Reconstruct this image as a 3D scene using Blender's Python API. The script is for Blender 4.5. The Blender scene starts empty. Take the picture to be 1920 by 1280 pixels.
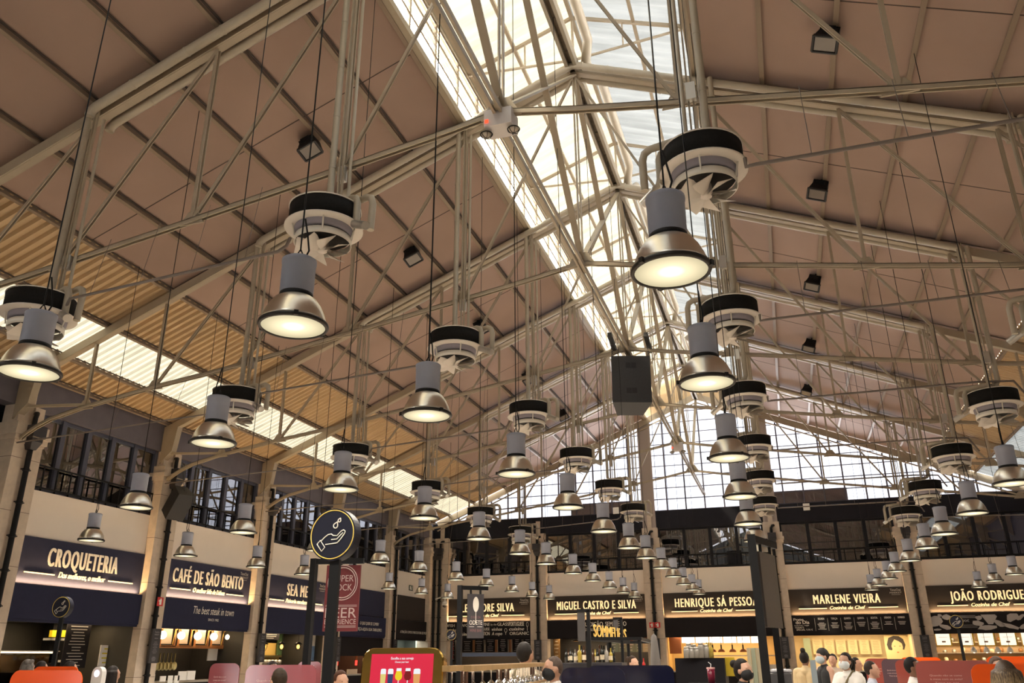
import bpy, bmesh, math, random
from math import sin, cos, pi, radians as R
from mathutils import Vector, Matrix
random.seed(7)
S = bpy.context.scene
COL = S.collection
# ---------------------------------------------------------------- camera
F_PX, YAW, PITCH, ROLL = 1534.15, 0.3068, 0.3700, -0.0061
cam = bpy.data.objects.new('camera', bpy.data.cameras.new('camera'))
COL.objects.link(cam)
cam.data.sensor_width = 36.0
cam.data.lens = F_PX / 1920 * 36.0
cam.data.clip_start, cam.data.clip_end = 0.05, 500
FW = Vector((-sin(YAW)*cos(PITCH), cos(YAW)*cos(PITCH), sin(PITCH)))
_r0 = Vector((cos(YAW), sin(YAW), 0)); _u0 = _r0.cross(FW)
RT = _r0*cos(ROLL) + _u0*sin(ROLL); UP = -_r0*sin(ROLL) + _u0*cos(ROLL)
EYE = Vector((0, 0, 1.6))
m = Matrix((RT, UP, -FW)).transposed().to_4x4(); m.translation = EYE
cam.matrix_world = m
S.camera = cam
def at(px, py, X=None, Y=None, Z=None, D=None):
    d = FW + RT*((px-960)/F_PX) + UP*((640-py)/F_PX)
    if D is not None: t = D
    elif X is not None: t = X/d.x
    elif Y is not None: t = Y/d.y
    else: t = (Z-1.6)/d.z
    return EYE + d*t
# ---------------------------------------------------------------- world, sun, exposure
W = bpy.data.worlds.new('World'); S.world = W; W.use_nodes = True
bg = W.node_tree.nodes['Background']
bg.inputs['Strength'].default_value = 1.0
_n = W.node_tree.nodes; _l = W.node_tree.links       # sunlit ground, pale horizon, bright high cloud
_tc = _n.new('ShaderNodeTexCoord'); _sp = _n.new('ShaderNodeSeparateXYZ'); _mr = _n.new('ShaderNodeMapRange'); _cr = _n.new('ShaderNodeValToRGB')
_mr.inputs['From Min'].default_value = -1.0; _mr.inputs['From Max'].default_value = 1.0
_e = _cr.color_ramp.elements
for _p, _c in ((0.40, (14.0, 13.4, 12.8)), (0.50, (5.0, 4.9, 4.8)), (0.545, (1.0, 1.0, 1.04)), (0.70, (1.0, 1.02, 1.06)), (0.78, (4.5, 4.9, 5.3))):
    _k = _e.new(_p); _k.color = (*_c, 1)
_e.remove(_e[0]); _e[0].color = (14.0, 13.4, 12.8, 1); _e[-1].color = (5.6, 6.0, 6.4, 1)
_l.new(_tc.outputs['Generated'], _sp.inputs[0]); _l.new(_sp.outputs['Z'], _mr.inputs['Value']); _l.new(_mr.outputs[0], _cr.inputs['Fac']); _l.new(_cr.outputs[0], bg.inputs['Color'])
sun = bpy.data.objects.new('sun', bpy.data.lights.new('sun', 'SUN')); COL.objects.link(sun)
sun.data.energy = 5.0; sun.data.angle = R(2); sun.data.color = (1.0, 0.86, 0.62)
sun.rotation_euler = Vector((0.62, 0.22, -0.9)).to_track_quat('-Z', 'Y').to_euler()
LAMP_W = 165.0          # each pendant lamp
SIGN_W = 42.0          # LED strip under each shop sign
STALL_W = 60.0         # kitchen lights in each stall
S.view_settings.view_transform = 'Standard'; S.view_settings.look = 'None'
S.view_settings.exposure = 1.0; S.view_settings.gamma = 1.0; S.view_settings.use_curve_mapping = False
S.cycles.max_bounces = 8; S.cycles.diffuse_bounces = 4; S.cycles.glossy_bounces = 3
S.cycles.transmission_bounces = 4; S.cycles.transparent_max_bounces = 8
S.cycles.caustics_reflective = False; S.cycles.caustics_refractive = False
S.cycles.sample_clamp_indirect = 6.0
S.cycles.use_denoising = True
# ---------------------------------------------------------------- measurements of the hall
XL, XR, XC, YB, YF = -16.75, 10.67, -3.04, 39.28, -9.0
TY = [9.15, 14.15, 19.15, 24.15, 29.15, 34.15]          # trusses
PYS = [14.45, 19.45, 24.45, 29.45, 34.45]                # pillars, left wall
BX0, BW = -16.6, 5.4576                                  # bays, back wall
ZF2, ZSB, ZST, ZW, ZG, ZGT = 2.52, 3.30, 4.354, 5.427, 7.27, 8.08
def roofz(x): return 13.7 - 0.41*abs(x-XC)
def tiez(d):
    T = [(0,8.82),(1.07,8.62),(5.2,7.95),(8.17,7.5),(9.82,7.3),(11.67,7.02),(12.6,6.82),(13.1,6.62),(13.4,6.42)]
    d = abs(d)
    for (a,b),(c,e) in zip(T, T[1:]):
        if d <= c: return b+(e-b)*(d-a)/(c-a)
    return T[-1][1]
# ---------------------------------------------------------------- materials
MATS = {}
def M(name, col, rough=0.6, metal=0.0, var=0.0, vscale=4.0, emit=None, es=1.0, bump=0.0, spec=0.5, alpha=None, coat=0):
    if name in MATS: return MATS[name]
    mt = bpy.data.materials.new(name); mt.use_nodes = True
    nt = mt.node_tree; b = nt.nodes['Principled BSDF']
    b.inputs['Base Color'].default_value = (*col, 1); b.inputs['Roughness'].default_value = rough
    b.inputs['Metallic'].default_value = metal; b.inputs['Specular IOR Level'].default_value = spec
    if coat: b.inputs['Coat Weight'].default_value = coat
    tc = None
    if var or bump:
        tc = nt.nodes.new('ShaderNodeTexCoord'); n = nt.nodes.new('ShaderNodeTexNoise')
        n.inputs['Scale'].default_value = vscale; n.inputs['Detail'].default_value = 6
        nt.links.new(tc.outputs['Object'], n.inputs['Vector'])
    if var:
        mx = nt.nodes.new('ShaderNodeMix'); mx.data_type = 'RGBA'
        mx.inputs['A'].default_value = (*[max(0, c*(1-var)) for c in col], 1)
        mx.inputs['B'].default_value = (*[min(1, c*(1+var)) for c in col], 1)
        nt.links.new(n.outputs['Fac'], mx.inputs['Factor']); nt.links.new(mx.outputs['Result'], b.inputs['Base Color'])
    if bump:
        bp = nt.nodes.new('ShaderNodeBump'); bp.inputs['Strength'].default_value = bump
        nt.links.new(n.outputs['Fac'], bp.inputs['Height']); nt.links.new(bp.outputs['Normal'], b.inputs['Normal'])
    if emit:
        b.inputs['Emission Color'].default_value = (*emit, 1); b.inputs['Emission Strength'].default_value = es
    MATS[name] = mt; return mt
def M_translucent(name, col, trans):
    mt = bpy.data.materials.new(name); mt.use_nodes = True; nt = mt.node_tree; nt.nodes.clear()
    o = nt.nodes.new('ShaderNodeOutputMaterial'); d = nt.nodes.new('ShaderNodeBsdfDiffuse'); t = nt.nodes.new('ShaderNodeBsdfTranslucent')
    mx = nt.nodes.new('ShaderNodeMixShader'); mx.inputs[0].default_value = trans
    tc = nt.nodes.new('ShaderNodeTexCoord'); n = nt.nodes.new('ShaderNodeTexNoise'); n.inputs['Scale'].default_value = 0.9; n.inputs['Detail'].default_value = 5
    mp = nt.nodes.new('ShaderNodeMapping'); mp.inputs['Scale'].default_value = (0.5, 4.0, 0.5)
    c = nt.nodes.new('ShaderNodeMix'); c.data_type = 'RGBA'
    c.inputs['A'].default_value = (*[v*0.72 for v in col], 1); c.inputs['B'].default_value = (*col, 1)
    rp = nt.nodes.new('ShaderNodeMapRange'); rp.inputs['From Min'].default_value = 0.3; rp.inputs['From Max'].default_value = 0.6
    nt.links.new(tc.outputs['Object'], mp.inputs['Vector']); nt.links.new(mp.outputs['Vector'], n.inputs['Vector'])
    nt.links.new(n.outputs['Fac'], rp.inputs['Value']); nt.links.new(rp.outputs['Result'], c.inputs['Factor'])
    nt.links.new(c.outputs['Result'], d.inputs['Color']); nt.links.new(c.outputs['Result'], t.inputs['Color'])
    nt.links.new(d.outputs[0], mx.inputs[1]); nt.links.new(t.outputs[0], mx.inputs[2]); nt.links.new(mx.outputs[0], o.inputs[0])
    MATS[name] = mt; return mt
def M_glass(name, tint, refl, rough=0.0):
    mt = bpy.data.materials.new(name); mt.use_nodes = True; nt = mt.node_tree; nt.nodes.clear()
    o = nt.nodes.new('ShaderNodeOutputMaterial'); t = nt.nodes.new('ShaderNodeBsdfTransparent'); g = nt.nodes.new('ShaderNodeBsdfGlossy')
    t.inputs[0].default_value = (*tint, 1); g.inputs['Roughness'].default_value = rough
    fr = nt.nodes.new('ShaderNodeLayerWeight'); fr.inputs['Blend'].default_value = 0.35
    ma = nt.nodes.new('ShaderNodeMath'); ma.operation = 'MULTIPLY_ADD'; ma.inputs[1].default_value = 1-refl; ma.inputs[2].default_value = refl; ma.use_clamp = True
    mx = nt.nodes.new('ShaderNodeMixShader')
    nt.links.new(fr.outputs['Fresnel'], ma.inputs[0]); nt.links.new(ma.outputs[0], mx.inputs[0])
    nt.links.new(t.outputs[0], mx.inputs[1]); nt.links.new(g.outputs[0], mx.inputs[2]); nt.links.new(mx.outputs[0], o.inputs[0])
    MATS[name] = mt; return mt
def M_lens():
    mt = bpy.data.materials.new('lamp_lens'); mt.use_nodes = True; nt = mt.node_tree; nt.nodes.clear()
    o = nt.nodes.new('ShaderNodeOutputMaterial'); e = nt.nodes.new('ShaderNodeEmission')
    tc = nt.nodes.new('ShaderNodeTexCoord'); ln = nt.nodes.new('ShaderNodeVectorMath'); ln.operation = 'LENGTH'
    cr = nt.nodes.new('ShaderNodeValToRGB'); cr.color_ramp.elements[0].position = 0.0; cr.color_ramp.elements[0].color = (1.5, 1.28, 0.9, 1)
    cr.color_ramp.elements[1].position = 0.235; cr.color_ramp.elements[1].color = (0.29, 0.25, 0.155, 1)
    k = cr.color_ramp.elements.new(0.09); k.color = (0.62, 0.53, 0.34, 1)
    nt.links.new(tc.outputs['Object'], ln.inputs[0]); nt.links.new(ln.outputs['Value'], cr.inputs['Fac'])
    nt.links.new(cr.outputs['Color'], e.inputs['Color']); nt.links.new(e.outputs[0], o.inputs[0])
    MATS['lamp_lens'] = mt; return mt
def M_emit(name, col, s):
    if name in MATS: return MATS[name]
    mt = bpy.data.materials.new(name); mt.use_nodes = True; nt = mt.node_tree; nt.nodes.clear()
    o = nt.nodes.new('ShaderNodeOutputMaterial'); e = nt.nodes.new('ShaderNodeEmission')
    e.inputs[0].default_value = (*col, 1); e.inputs[1].default_value = s; nt.links.new(e.outputs[0], o.inputs[0])
    MATS[name] = mt; return mt
steel = M('painted_steel', (0.37, 0.305, 0.22), 0.5, 0, 0.12, 3)
pipe_m = M('painted_pipe', (0.40, 0.345, 0.26), 0.42, 0, 0.10, 5)
galv = M('galvanised', (0.55, 0.52, 0.47), 0.32, 0.75)
brown = M('ceiling_board', (0.335, 0.232, 0.188), 0.85, 0, 0.16, 0.55, bump=0.05)
seam = M('seam', (0.07, 0.05, 0.04), 0.8)
corr_m = M('corrugated_beige', (0.52, 0.37, 0.21), 0.55, 0, 0.2, 1.2)
black = M('black_paint', (0.006, 0.006, 0.007), 0.5, spec=0.25)
ink = M('ink_navy', (0.008, 0.009, 0.02), 0.5, spec=0.25)
navy = M('navy_panel', (0.018, 0.021, 0.052), 0.7, 0, 0.12, 9, spec=0.2)
charcoal = M('charcoal_panel', (0.012, 0.010, 0.012), 0.7, 0, 0.12, 9, spec=0.2)
white_p = M('white_plaster', (0.72, 0.66, 0.6), 0.8, 0, 0.05, 2)
stone = M('limestone', (0.56, 0.47, 0.38), 0.75, 0, 0.22, 6, bump=0.12)
cream = M('cream', (0.72, 0.62, 0.45), 0.6)
white = M('white', (0.8, 0.79, 0.76), 0.5)
letter = M('letter_white', (0.82, 0.78, 0.7), 0.5)
letter_glow = M('letter_lit', (0.85, 0.75, 0.55), 0.5, emit=(1.0, 0.72, 0.38), es=0.30)
led = M_emit('led_warm', (1.0, 0.66, 0.3), 3.0)
lens_m = M_lens()
reflector_m = M('spun_aluminium', (0.78, 0.73, 0.63), 0.30, 1.0, 0.06, 9)
housing_m = M('lamp_grey', (0.31, 0.335, 0.42), 0.45, 0, 0.06, 20)
fan_white = M('fan_white', (0.68, 0.62, 0.55), 0.5)
fan_black = M('fan_grille', (0.010, 0.009, 0.008), 0.85, 0, 0.5, 30, bump=0.4, spec=0.2)
glassd = M_glass('window_glass_dark', (0.33, 0.33, 0.40), 0.32)
glassc = M_glass('clear_glass', (0.94, 0.95, 0.96), 0.03)
poly_l = M_translucent('polycarbonate_sun_side', (0.24, 0.21, 0.15), 0.62)  # left sheets: the sun's warmth and brightness are put into the colour
poly_r = M_translucent('polycarbonate_off_sun', (0.17, 0.168, 0.158), 0.5)  # right sheets: same material, coloured duller for the slope away from the sun
# ---------------------------------------------------------------- mesh builder
class MB:
    def __init__(s): s.v = []; s.f = []; s.mi = []; s.sm = []; s.cur = 0
    def add(s, vs, fs, smooth=False):
        o = len(s.v); s.v += [Vector(v) for v in vs]
        for f in fs: s.f.append(tuple(o+i for i in f)); s.mi.append(s.cur); s.sm.append(smooth)
        return s
    def hexa(s, p):
        return s.add(p, [(0,3,2,1),(4,5,6,7),(0,1,5,4),(1,2,6,5),(2,3,7,6),(3,0,4,7)])
    def box(s, a, b):
        (x0,y0,z0),(x1,y1,z1) = a, b
        return s.hexa([(x0,y0,z0),(x1,y0,z0),(x1,y1,z0),(x0,y1,z0),(x0,y0,z1),(x1,y0,z1),(x1,y1,z1),(x0,y1,z1)])
    def cbox(s, c, d): return s.box([c[i]-d[i]/2 for i in range(3)], [c[i]+d[i]/2 for i in range(3)])
    def bar(s, a, b, w, h, up=(0,0,1)):
        a, b = Vector(a), Vector(b); d = (b-a).normalized(); u = Vector(up)
        if abs(d.dot(u)) > 0.98: u = Vector((0,1,0))
        r = d.cross(u).normalized(); u = r.cross(d); r *= w/2; u *= h/2
        return s.hexa([a-r-u, a+r-u, a+r+u, a-r+u, b-r-u, b+r-u, b+r+u, b-r+u])
    def tube(s, pts, r, n=8, cap=True):
        pts = [Vector(p) for p in pts]; k = len(pts); rr = r if isinstance(r, (list, tuple)) else [r]*k
        t0 = (pts[1]-pts[0]).normalized(); ref = Vector((0,0,1)) if abs(t0.z) < 0.9 else Vector((1,0,0))
        u = t0.cross(ref).normalized(); vs = []
        for i, p in enumerate(pts):
            if i == 0: t = t0
            elif i == k-1: t = (p-pts[i-1]).normalized()
            else: t = ((p-pts[i-1]).normalized()+(pts[i+1]-p).normalized()).normalized()
            u = (u - t*u.dot(t)).normalized(); w = t.cross(u)
            sc = 1.0
            if 0 < i < k-1: sc = 1/max(0.5, t.dot((p-pts[i-1]).normalized()))
            for j in range(n):
                a = 2*pi*j/n; vs.append(p + (u*cos(a)+w*sin(a))*rr[i])
        fs = [(i*n+j, i*n+(j+1)%n, (i+1)*n+(j+1)%n, (i+1)*n+j) for i in range(k-1) for j in range(n)]
        s.add(vs, fs, True)
        if cap: s.add([vs[j] for j in range(n)], [tuple(range(n))[::-1]]); s.add(vs[-n:], [tuple(range(n))])
        return s
    def lathe(s, prof, n=24, c=(0,0,0), smooth=True):
        vs = []; c = Vector(c)
        for r, z in prof:
            for j in range(n): a = 2*pi*j/n; vs.append(c+Vector((r*cos(a), r*sin(a), z)))
        fs = [(i*n+j, i*n+(j+1)%n, (i+1)*n+(j+1)%n, (i+1)*n+j) for i in range(len(prof)-1) for j in range(n)]
        return s.add(vs, fs, smooth)
    def disc(s, c, r, n=24, axis=None):
        c = Vector(c); q = Vector(axis or (0,0,1)).to_track_quat('Z', 'Y')
        return s.add([c+q@Vector((r*cos(2*pi*j/n), r*sin(2*pi*j/n), 0)) for j in range(n)], [tuple(range(n))])
    def ball(s, c, r, n=10, sc=(1,1,1)):
        c = Vector(c); vs = []; m = max(5, n//2+1)
        for i in range(m+1):
            t = pi*i/m
            for j in range(n): a = 2*pi*j/n; vs.append(c+Vector((r*sc[0]*sin(t)*cos(a), r*sc[1]*sin(t)*sin(a), r*sc[2]*cos(t))))
        fs = [(i*n+j, (i+1)*n+j, (i+1)*n+(j+1)%n, i*n+(j+1)%n) for i in range(m) for j in range(n)]
        return s.add(vs, fs, True)
    def prism(s, poly, d):                       # polygon of 3-D points pushed along d
        p = [Vector(q) for q in poly]; d = Vector(d); n = len(p)
        return s.add(p+[q+d for q in p], [tuple(range(n))[::-1], tuple(range(n, 2*n))]+[(i, (i+1)%n, n+(i+1)%n, n+i) for i in range(n)])
    def capsule(s, a, b, ra, rb, n=10):
        a, b = Vector(a), Vector(b); d = b-a; L = d.length
        q = (d if L > 1e-6 else Vector((0,0,1))).to_track_quat('Z', 'Y')
        rings = [(ra*sin(t), -ra*cos(t)) for t in (0.02, pi/6, pi/3, pi/2)] + [(rb*sin(t), L-rb*cos(t)) for t in (pi/2, 2*pi/3, 5*pi/6, pi-0.02)]
        vs = [a+q@Vector((r*cos(2*pi*j/n), r*sin(2*pi*j/n), z)) for r, z in rings for j in range(n)]
        fs = [(i*n+j, i*n+(j+1)%n, (i+1)*n+(j+1)%n, (i+1)*n+j) for i in range(7) for j in range(n)] + [tuple(range(n))[::-1], tuple(range(7*n, 8*n))]
        return s.add(vs, fs, True)
    def mesh(s, name, mats, o=(0,0,0)):
        me = bpy.data.meshes.new(name); o = Vector(o)
        me.from_pydata([v-o for v in s.v], [], s.f)
        for mt in (mats if isinstance(mats, (list, tuple)) else [mats]): me.materials.append(mt)
        me.polygons.foreach_set('material_index', s.mi); me.polygons.foreach_set('use_smooth', s.sm)
        me.update(); return me
def link(name, data, parent=None, loc=(0,0,0), rot=None):
    o = bpy.data.objects.new(name, data); COL.objects.link(o); o.location = loc
    if rot: o.rotation_euler = rot
    if parent: o.parent = parent
    return o
def tag(o, label, cat, group=None, kind=None):
    o['label'] = label
    if cat: o['category'] = cat
    if group: o['group'] = group
    if kind: o['kind'] = kind
    return o
def thing(name, label, cat, loc=(0,0,0), group=None, rotz=0):
    o = link(name, None, None, loc, (0,0,rotz)); o.empty_display_size = 0.1
    return tag(o, label, cat, group)
def wloc(o):
    p = Vector((0,0,0))
    while o: p += o.location; o = o.parent
    return p
def part(name, mb, mats, parent, label=None, local=False):   # mesh given in world coordinates unless local
    o = link(name, mb.mesh(name, mats, (0,0,0) if local else wloc(parent)), parent)
    if label: o['label'] = label
    return o
def solo(name, mb, mats, label, cat, group=None, loc=None):
    o = link(name, mb.mesh(name, mats, loc or (0,0,0)), None, loc or (0,0,0)); return tag(o, label, cat, group)
def struct(name, mb, mats, parent=None, label=None, cat=None):
    o = link(name, mb.mesh(name, mats), parent)
    if not parent: o['kind'] = 'structure'; o['label'] = label or name.replace('_', ' '); o['category'] = cat or name.split('_')[0].split('.')[0]
    return o
def copy_tree(o, parent=None, share=True):
    c = o.copy(); COL.objects.link(c)
    if parent: c.parent = parent
    for ch in list(o.children): copy_tree(ch, c)
    return c
ORD = ['first', 'second', 'third', 'fourth', 'fifth', 'sixth', 'seventh', 'eighth', 'ninth', 'tenth', 'eleventh', 'twelfth', 'thirteenth']
# ---------------------------------------------------------------- lettering
_tc = {}
def text_geo(txt, bold=0.0, shear=0.0, sp=1.0):
    k = (txt, bold, shear, sp)
    if k in _tc: return _tc[k]
    cu = bpy.data.curves.new('t', 'FONT'); cu.body = txt; cu.size = 1; cu.offset = bold; cu.shear = shear; cu.resolution_u = 3; cu.space_character = sp
    cu.align_x = 'CENTER'
    ob = bpy.data.objects.new('t', cu); COL.objects.link(ob)
    me = bpy.data.meshes.new_from_object(ob.evaluated_get(bpy.context.evaluated_depsgraph_get()))
    vs = [v.co.copy() for v in me.vertices]; fs = [tuple(p.vertices) for p in me.polygons]
    bpy.data.objects.remove(ob); bpy.data.curves.remove(cu); bpy.data.meshes.remove(me)
    _tc[k] = (vs, fs); return _tc[k]
def under(ch, pa):                                # makes a part a sub-part of another
    ch.parent = pa; return ch
class Frame:                                     # a wall frame: a along the wall to the right, z up, n out of the wall
    def __init__(s, o, u, n): s.o = Vector(o); s.u = Vector(u); s.n = Vector(n)
    def p(s, a, z, n=0.0): return s.o + s.u*a + Vector((0,0,z)) + s.n*n
    def box(s, mb, a0, a1, z0, z1, n0, n1):
        return mb.hexa([s.p(a0,z0,n1), s.p(a1,z0,n1), s.p(a1,z0,n0), s.p(a0,z0,n0), s.p(a0,z1,n1), s.p(a1,z1,n1), s.p(a1,z1,n0), s.p(a0,z1,n0)])
def put_text(mb, fr, txt, a, z, n, h, w=None, bold=0.012, shear=0.0, depth=0.012, lift=0.0, sp=1.0):
    """cap height h, optional total width w, centred on a, baseline z"""
    if bold > 0.016:                              # heavier strokes: the outline repeated side by side
        for k in (-1, 1): put_text(mb, fr, txt, a+k*h*0.045*bold/0.035, z, n-0.0006, h, w, 0.0, shear, depth, lift, sp)
    vs, fs = text_geo(txt, 0.0, shear, sp)
    if not vs: return
    x0 = min(v.x for v in vs); x1 = max(v.x for v in vs); sy = h/0.72
    sx = (w/(x1-x0)) if w else sy; cx = (x0+x1)/2
    P = [fr.p(a+(v.x-cx)*sx, z+v.y*sy + lift*(v.x-cx)*sx, n) for v in vs]
    k = len(P); mb.add(P, fs)
    if depth:
        back = [q-fr.n*depth for q in P]
        ed = {}
        for f in fs:
            for i in range(len(f)):
                e = (f[i], f[(i+1)%len(f)]); ed[e] = ed.get(e, 0)+1
        walls = [(i, j) for (i, j) in ed if (j, i) not in ed]
        mb.add(P+back, [(i, k+i, k+j, j) for i, j in walls])
# ================================================================ shell of the hall
floor_m = M('floor_tile', (0.62, 0.56, 0.48), 0.5, 0, 0.12, 2)
mb = MB().box((XL-5, YF, -0.2), (XR+5, YB+5, 0.0)); struct('floor', mb, floor_m, label='pale tiled market hall floor', cat='floor')
# brown boarded ceiling, both slopes
XK = 9.72                 # half width where the boards end and the corrugated sheets begin
XN = 2.52                 # half width of the ridge lantern
mb = MB()
for s in (-1, 1):
    a, b = XC+s*XN, XC+s*XK
    mb.prism([(a, YF, roofz(a)), (b, YF, roofz(b)), (b, YF, roofz(b)+0.08), (a, YF, roofz(a)+0.08)], (0, YB-YF, 0))
    mb.cur = 1
    y = YF+0.65
    while y < YB:           # thin joints between boards, following the slope
        mb.prism([(a, y, roofz(a)-0.006), (b, y, roofz(b)-0.006), (b, y, roofz(b)), (a, y, roofz(a))], (0, 0.02, 0)); y += 2.5
    mb.cur = 0
struct('ceiling', mb, [brown, seam], label='brown boarded ceiling on both slopes of the roof', cat='ceiling')
def corrugated(name, x0, x1, mat, label, cat, y0=YF, y1=YB, pitch=0.21, amp=0.035, dz=0.0):
    mb = MB(); n = int((y1-y0)/pitch)*4; vs = []
    for i in range(n+1):              # trapezoidal ribs running down the slope
        y = y0+pitch*((i//4)+(0, 0.32, 0.5, 0.82)[i % 4]); o = amp*(-1, -1, 1, 1)[i % 4]
        for x in (x0, x1): vs.append((x, y, roofz(x)+o+dz))
    mb.add(vs, [(2*i, 2*i+1, 2*i+3, 2*i+2) for i in range(n)])
    return struct(name, mb, mat, label=label, cat=cat)
SA, SB = 11.45, 12.72     # translucent strip
for s, w in ((-1, 'left'), (1, 'right')):
    corrugated('ceiling', XC+s*XK, XC+s*SA, corr_m, 'beige corrugated roof sheets above the %s strip of skylight' % w, 'ceiling')
    corrugated('ceiling', XC+s*SB, XC+s*(13.95), corr_m, 'beige corrugated roof sheets at the %s eaves' % w, 'ceiling')
    corrugated('window_1' if s < 0 else 'window_2', XC+s*SA, XC+s*SB, poly_l if s < 0 else poly_r, 'long translucent roof strip low on the %s slope' % w, 'skylight')
# ridge lantern: slopes of translucent sheet, louvred sides
LZ0, LZ1 = roofz(XC+XN), 13.95
def lanz(x): return LZ1+0.06 + 0.40*(XN+0.1-abs(x-XC))
for s, mt, w, nn in ((-1, poly_l, 'left', 'window_3'), (1, poly_r, 'right', 'window_4')):
    mb = MB(); n = int((YB-YF)/0.28*6); vs = []
    for i in range(n+1):
        y = YF+(YB-YF)*i/n; o = 0.03*sin(2*pi*y/0.28)
        for x in (XC, XC+s*(XN+0.35)): vs.append((x, y, lanz(x)+o))
    mb.add(vs, [(2*i, 2*i+1, 2*i+3, 2*i+2) for i in range(n)], True)
    struct(nn, mb, mt, label='translucent %s slope of the raised ridge skylight' % w, cat='skylight')
lou = M('louvre_white', (0.75, 0.72, 0.64), 0.5)
for k, (s, w) in enumerate(((-1, 'left'), (1, 'right'))):
    x = XC+s*XN; mb = MB()
    for i in range(9):
        z = LZ0+0.12+i*0.142
        mb.hexa([(x-s*0.02, YF, z-0.03), (x+s*0.02, YF, z+0.03), (x+s*0.02, YB, z+0.03), (x-s*0.02, YB, z-0.03),
                 (x-s*0.02, YF, z-0.02), (x+s*0.02, YF, z+0.04), (x+s*0.02, YB, z+0.04), (x-s*0.02, YB, z-0.02)])
    o = struct('window_%d' % (5+k), mb, lou, label='white louvre blades along the %s side of the ridge skylight' % w, cat='louvre')
    mp = MB(); y = YF
    while y < YB: mp.box((x-0.035, y+0.15-0.03, LZ0), (x+0.035, y+0.15+0.03, LZ1+0.05)); y += 1.25
    mp.box((x-0.06, YF, LZ1), (x+0.06, YB, LZ1+0.09)); mp.box((x-0.07, YF, LZ0-0.12), (x+0.07, YB, LZ0+0.03))
    link('frame', mp.mesh('frame', steel), o)
    sh = MB()
    for f in range(3):
        zz = LZ0+0.3+0.45*f; sh.box((x-s*0.09-0.012, YF, zz-0.012), (x-s*0.09+0.012, YB, zz+0.012))
    link('rail', sh.mesh('rail', steel), o)
# purlins under the boards
tn = 1
for s, w in ((-1, 'left'), (1, 'right')):
    for i, d in enumerate((2.62, 3.77, 4.97, 6.17, 7.37, 8.57, 9.77, 11.42, 12.75, 13.6)):
        x = XC+s*d; mb = MB(); z = roofz(x)
        mb.box((x-0.045, YF, z-0.10), (x+0.045, YB, z-0.085)); mb.box((x-0.012, YF, z-0.09), (x+0.012, YB, z))
        mb.cur = 1; mb.box((x+0.045, YF, z-0.02), (x+0.085, YB, z+0.0))
        struct('trim_%d' % tn, mb, [M('purlin_steel', (0.26, 0.195, 0.14), 0.6), seam], label='%s steel purlin down the %s roof slope from the ridge' % (ORD[i], w), cat='purlin'); tn += 1
# ridge beam pair, ridge duct, lantern framing
mb = MB()
for s in (-1, 1): mb.box((XC+s*0.09-0.035, YF, 13.35), (XC+s*0.09+0.035, YB, 13.62))
y = YF
mb.cur = 1
while y < YB: mb.cbox((XC, y, 13.5), (0.12, 0.96, 0.05)); y += 1.0
solo('ridge_beam', mb, [M('ridge_beam_steel', (0.30, 0.25, 0.18), 0.6), M('ridge_fill', (0.13, 0.10, 0.07), 0.9, 0, 0.6, 9)], 'double steel beam running along the ridge below the skylight', 'beam')
pts = []
for ty in [4.15]+TY+[39.0]:
    pts += [(XC+0.42, ty-2.3, 13.82), (XC+0.42, ty-0.45, 13.82), (XC+0.30, ty-0.15, 13.52), (XC+0.30, ty+0.25, 13.52), (XC+0.42, ty+0.6, 13.82)]
pts = [p for p in pts if p[1] < YB-0.1]
solo('ridge_duct', MB().tube(pts, 0.105, 10), pipe_m, 'thick beige duct following the ridge with a dip at each truss', 'duct')
for k, (s, w) in enumerate(((-1, 'left'), (1, 'right'))):
    mb = MB(); xm = XC+s*1.35
    mb.box((xm-0.035, YF, lanz(xm)-0.14), (xm+0.035, YB, lanz(xm)-0.05))
    xm = XC+s*2.4; mb.box((xm-0.03, YF, lanz(xm)-0.13), (xm+0.03, YB, lanz(xm)-0.05))
    solo('lantern_purlin', mb, steel, 'pale purlins under the %s slope of the ridge skylight' % w, 'purlin')
mb = MB().box((XC-0.04, YF, lanz(XC)-0.2), (XC+0.04, YB, lanz(XC)-0.08))
solo('lantern_ridge', mb, steel, 'slim ridge bar at the very top of the skylight', 'beam')
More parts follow.
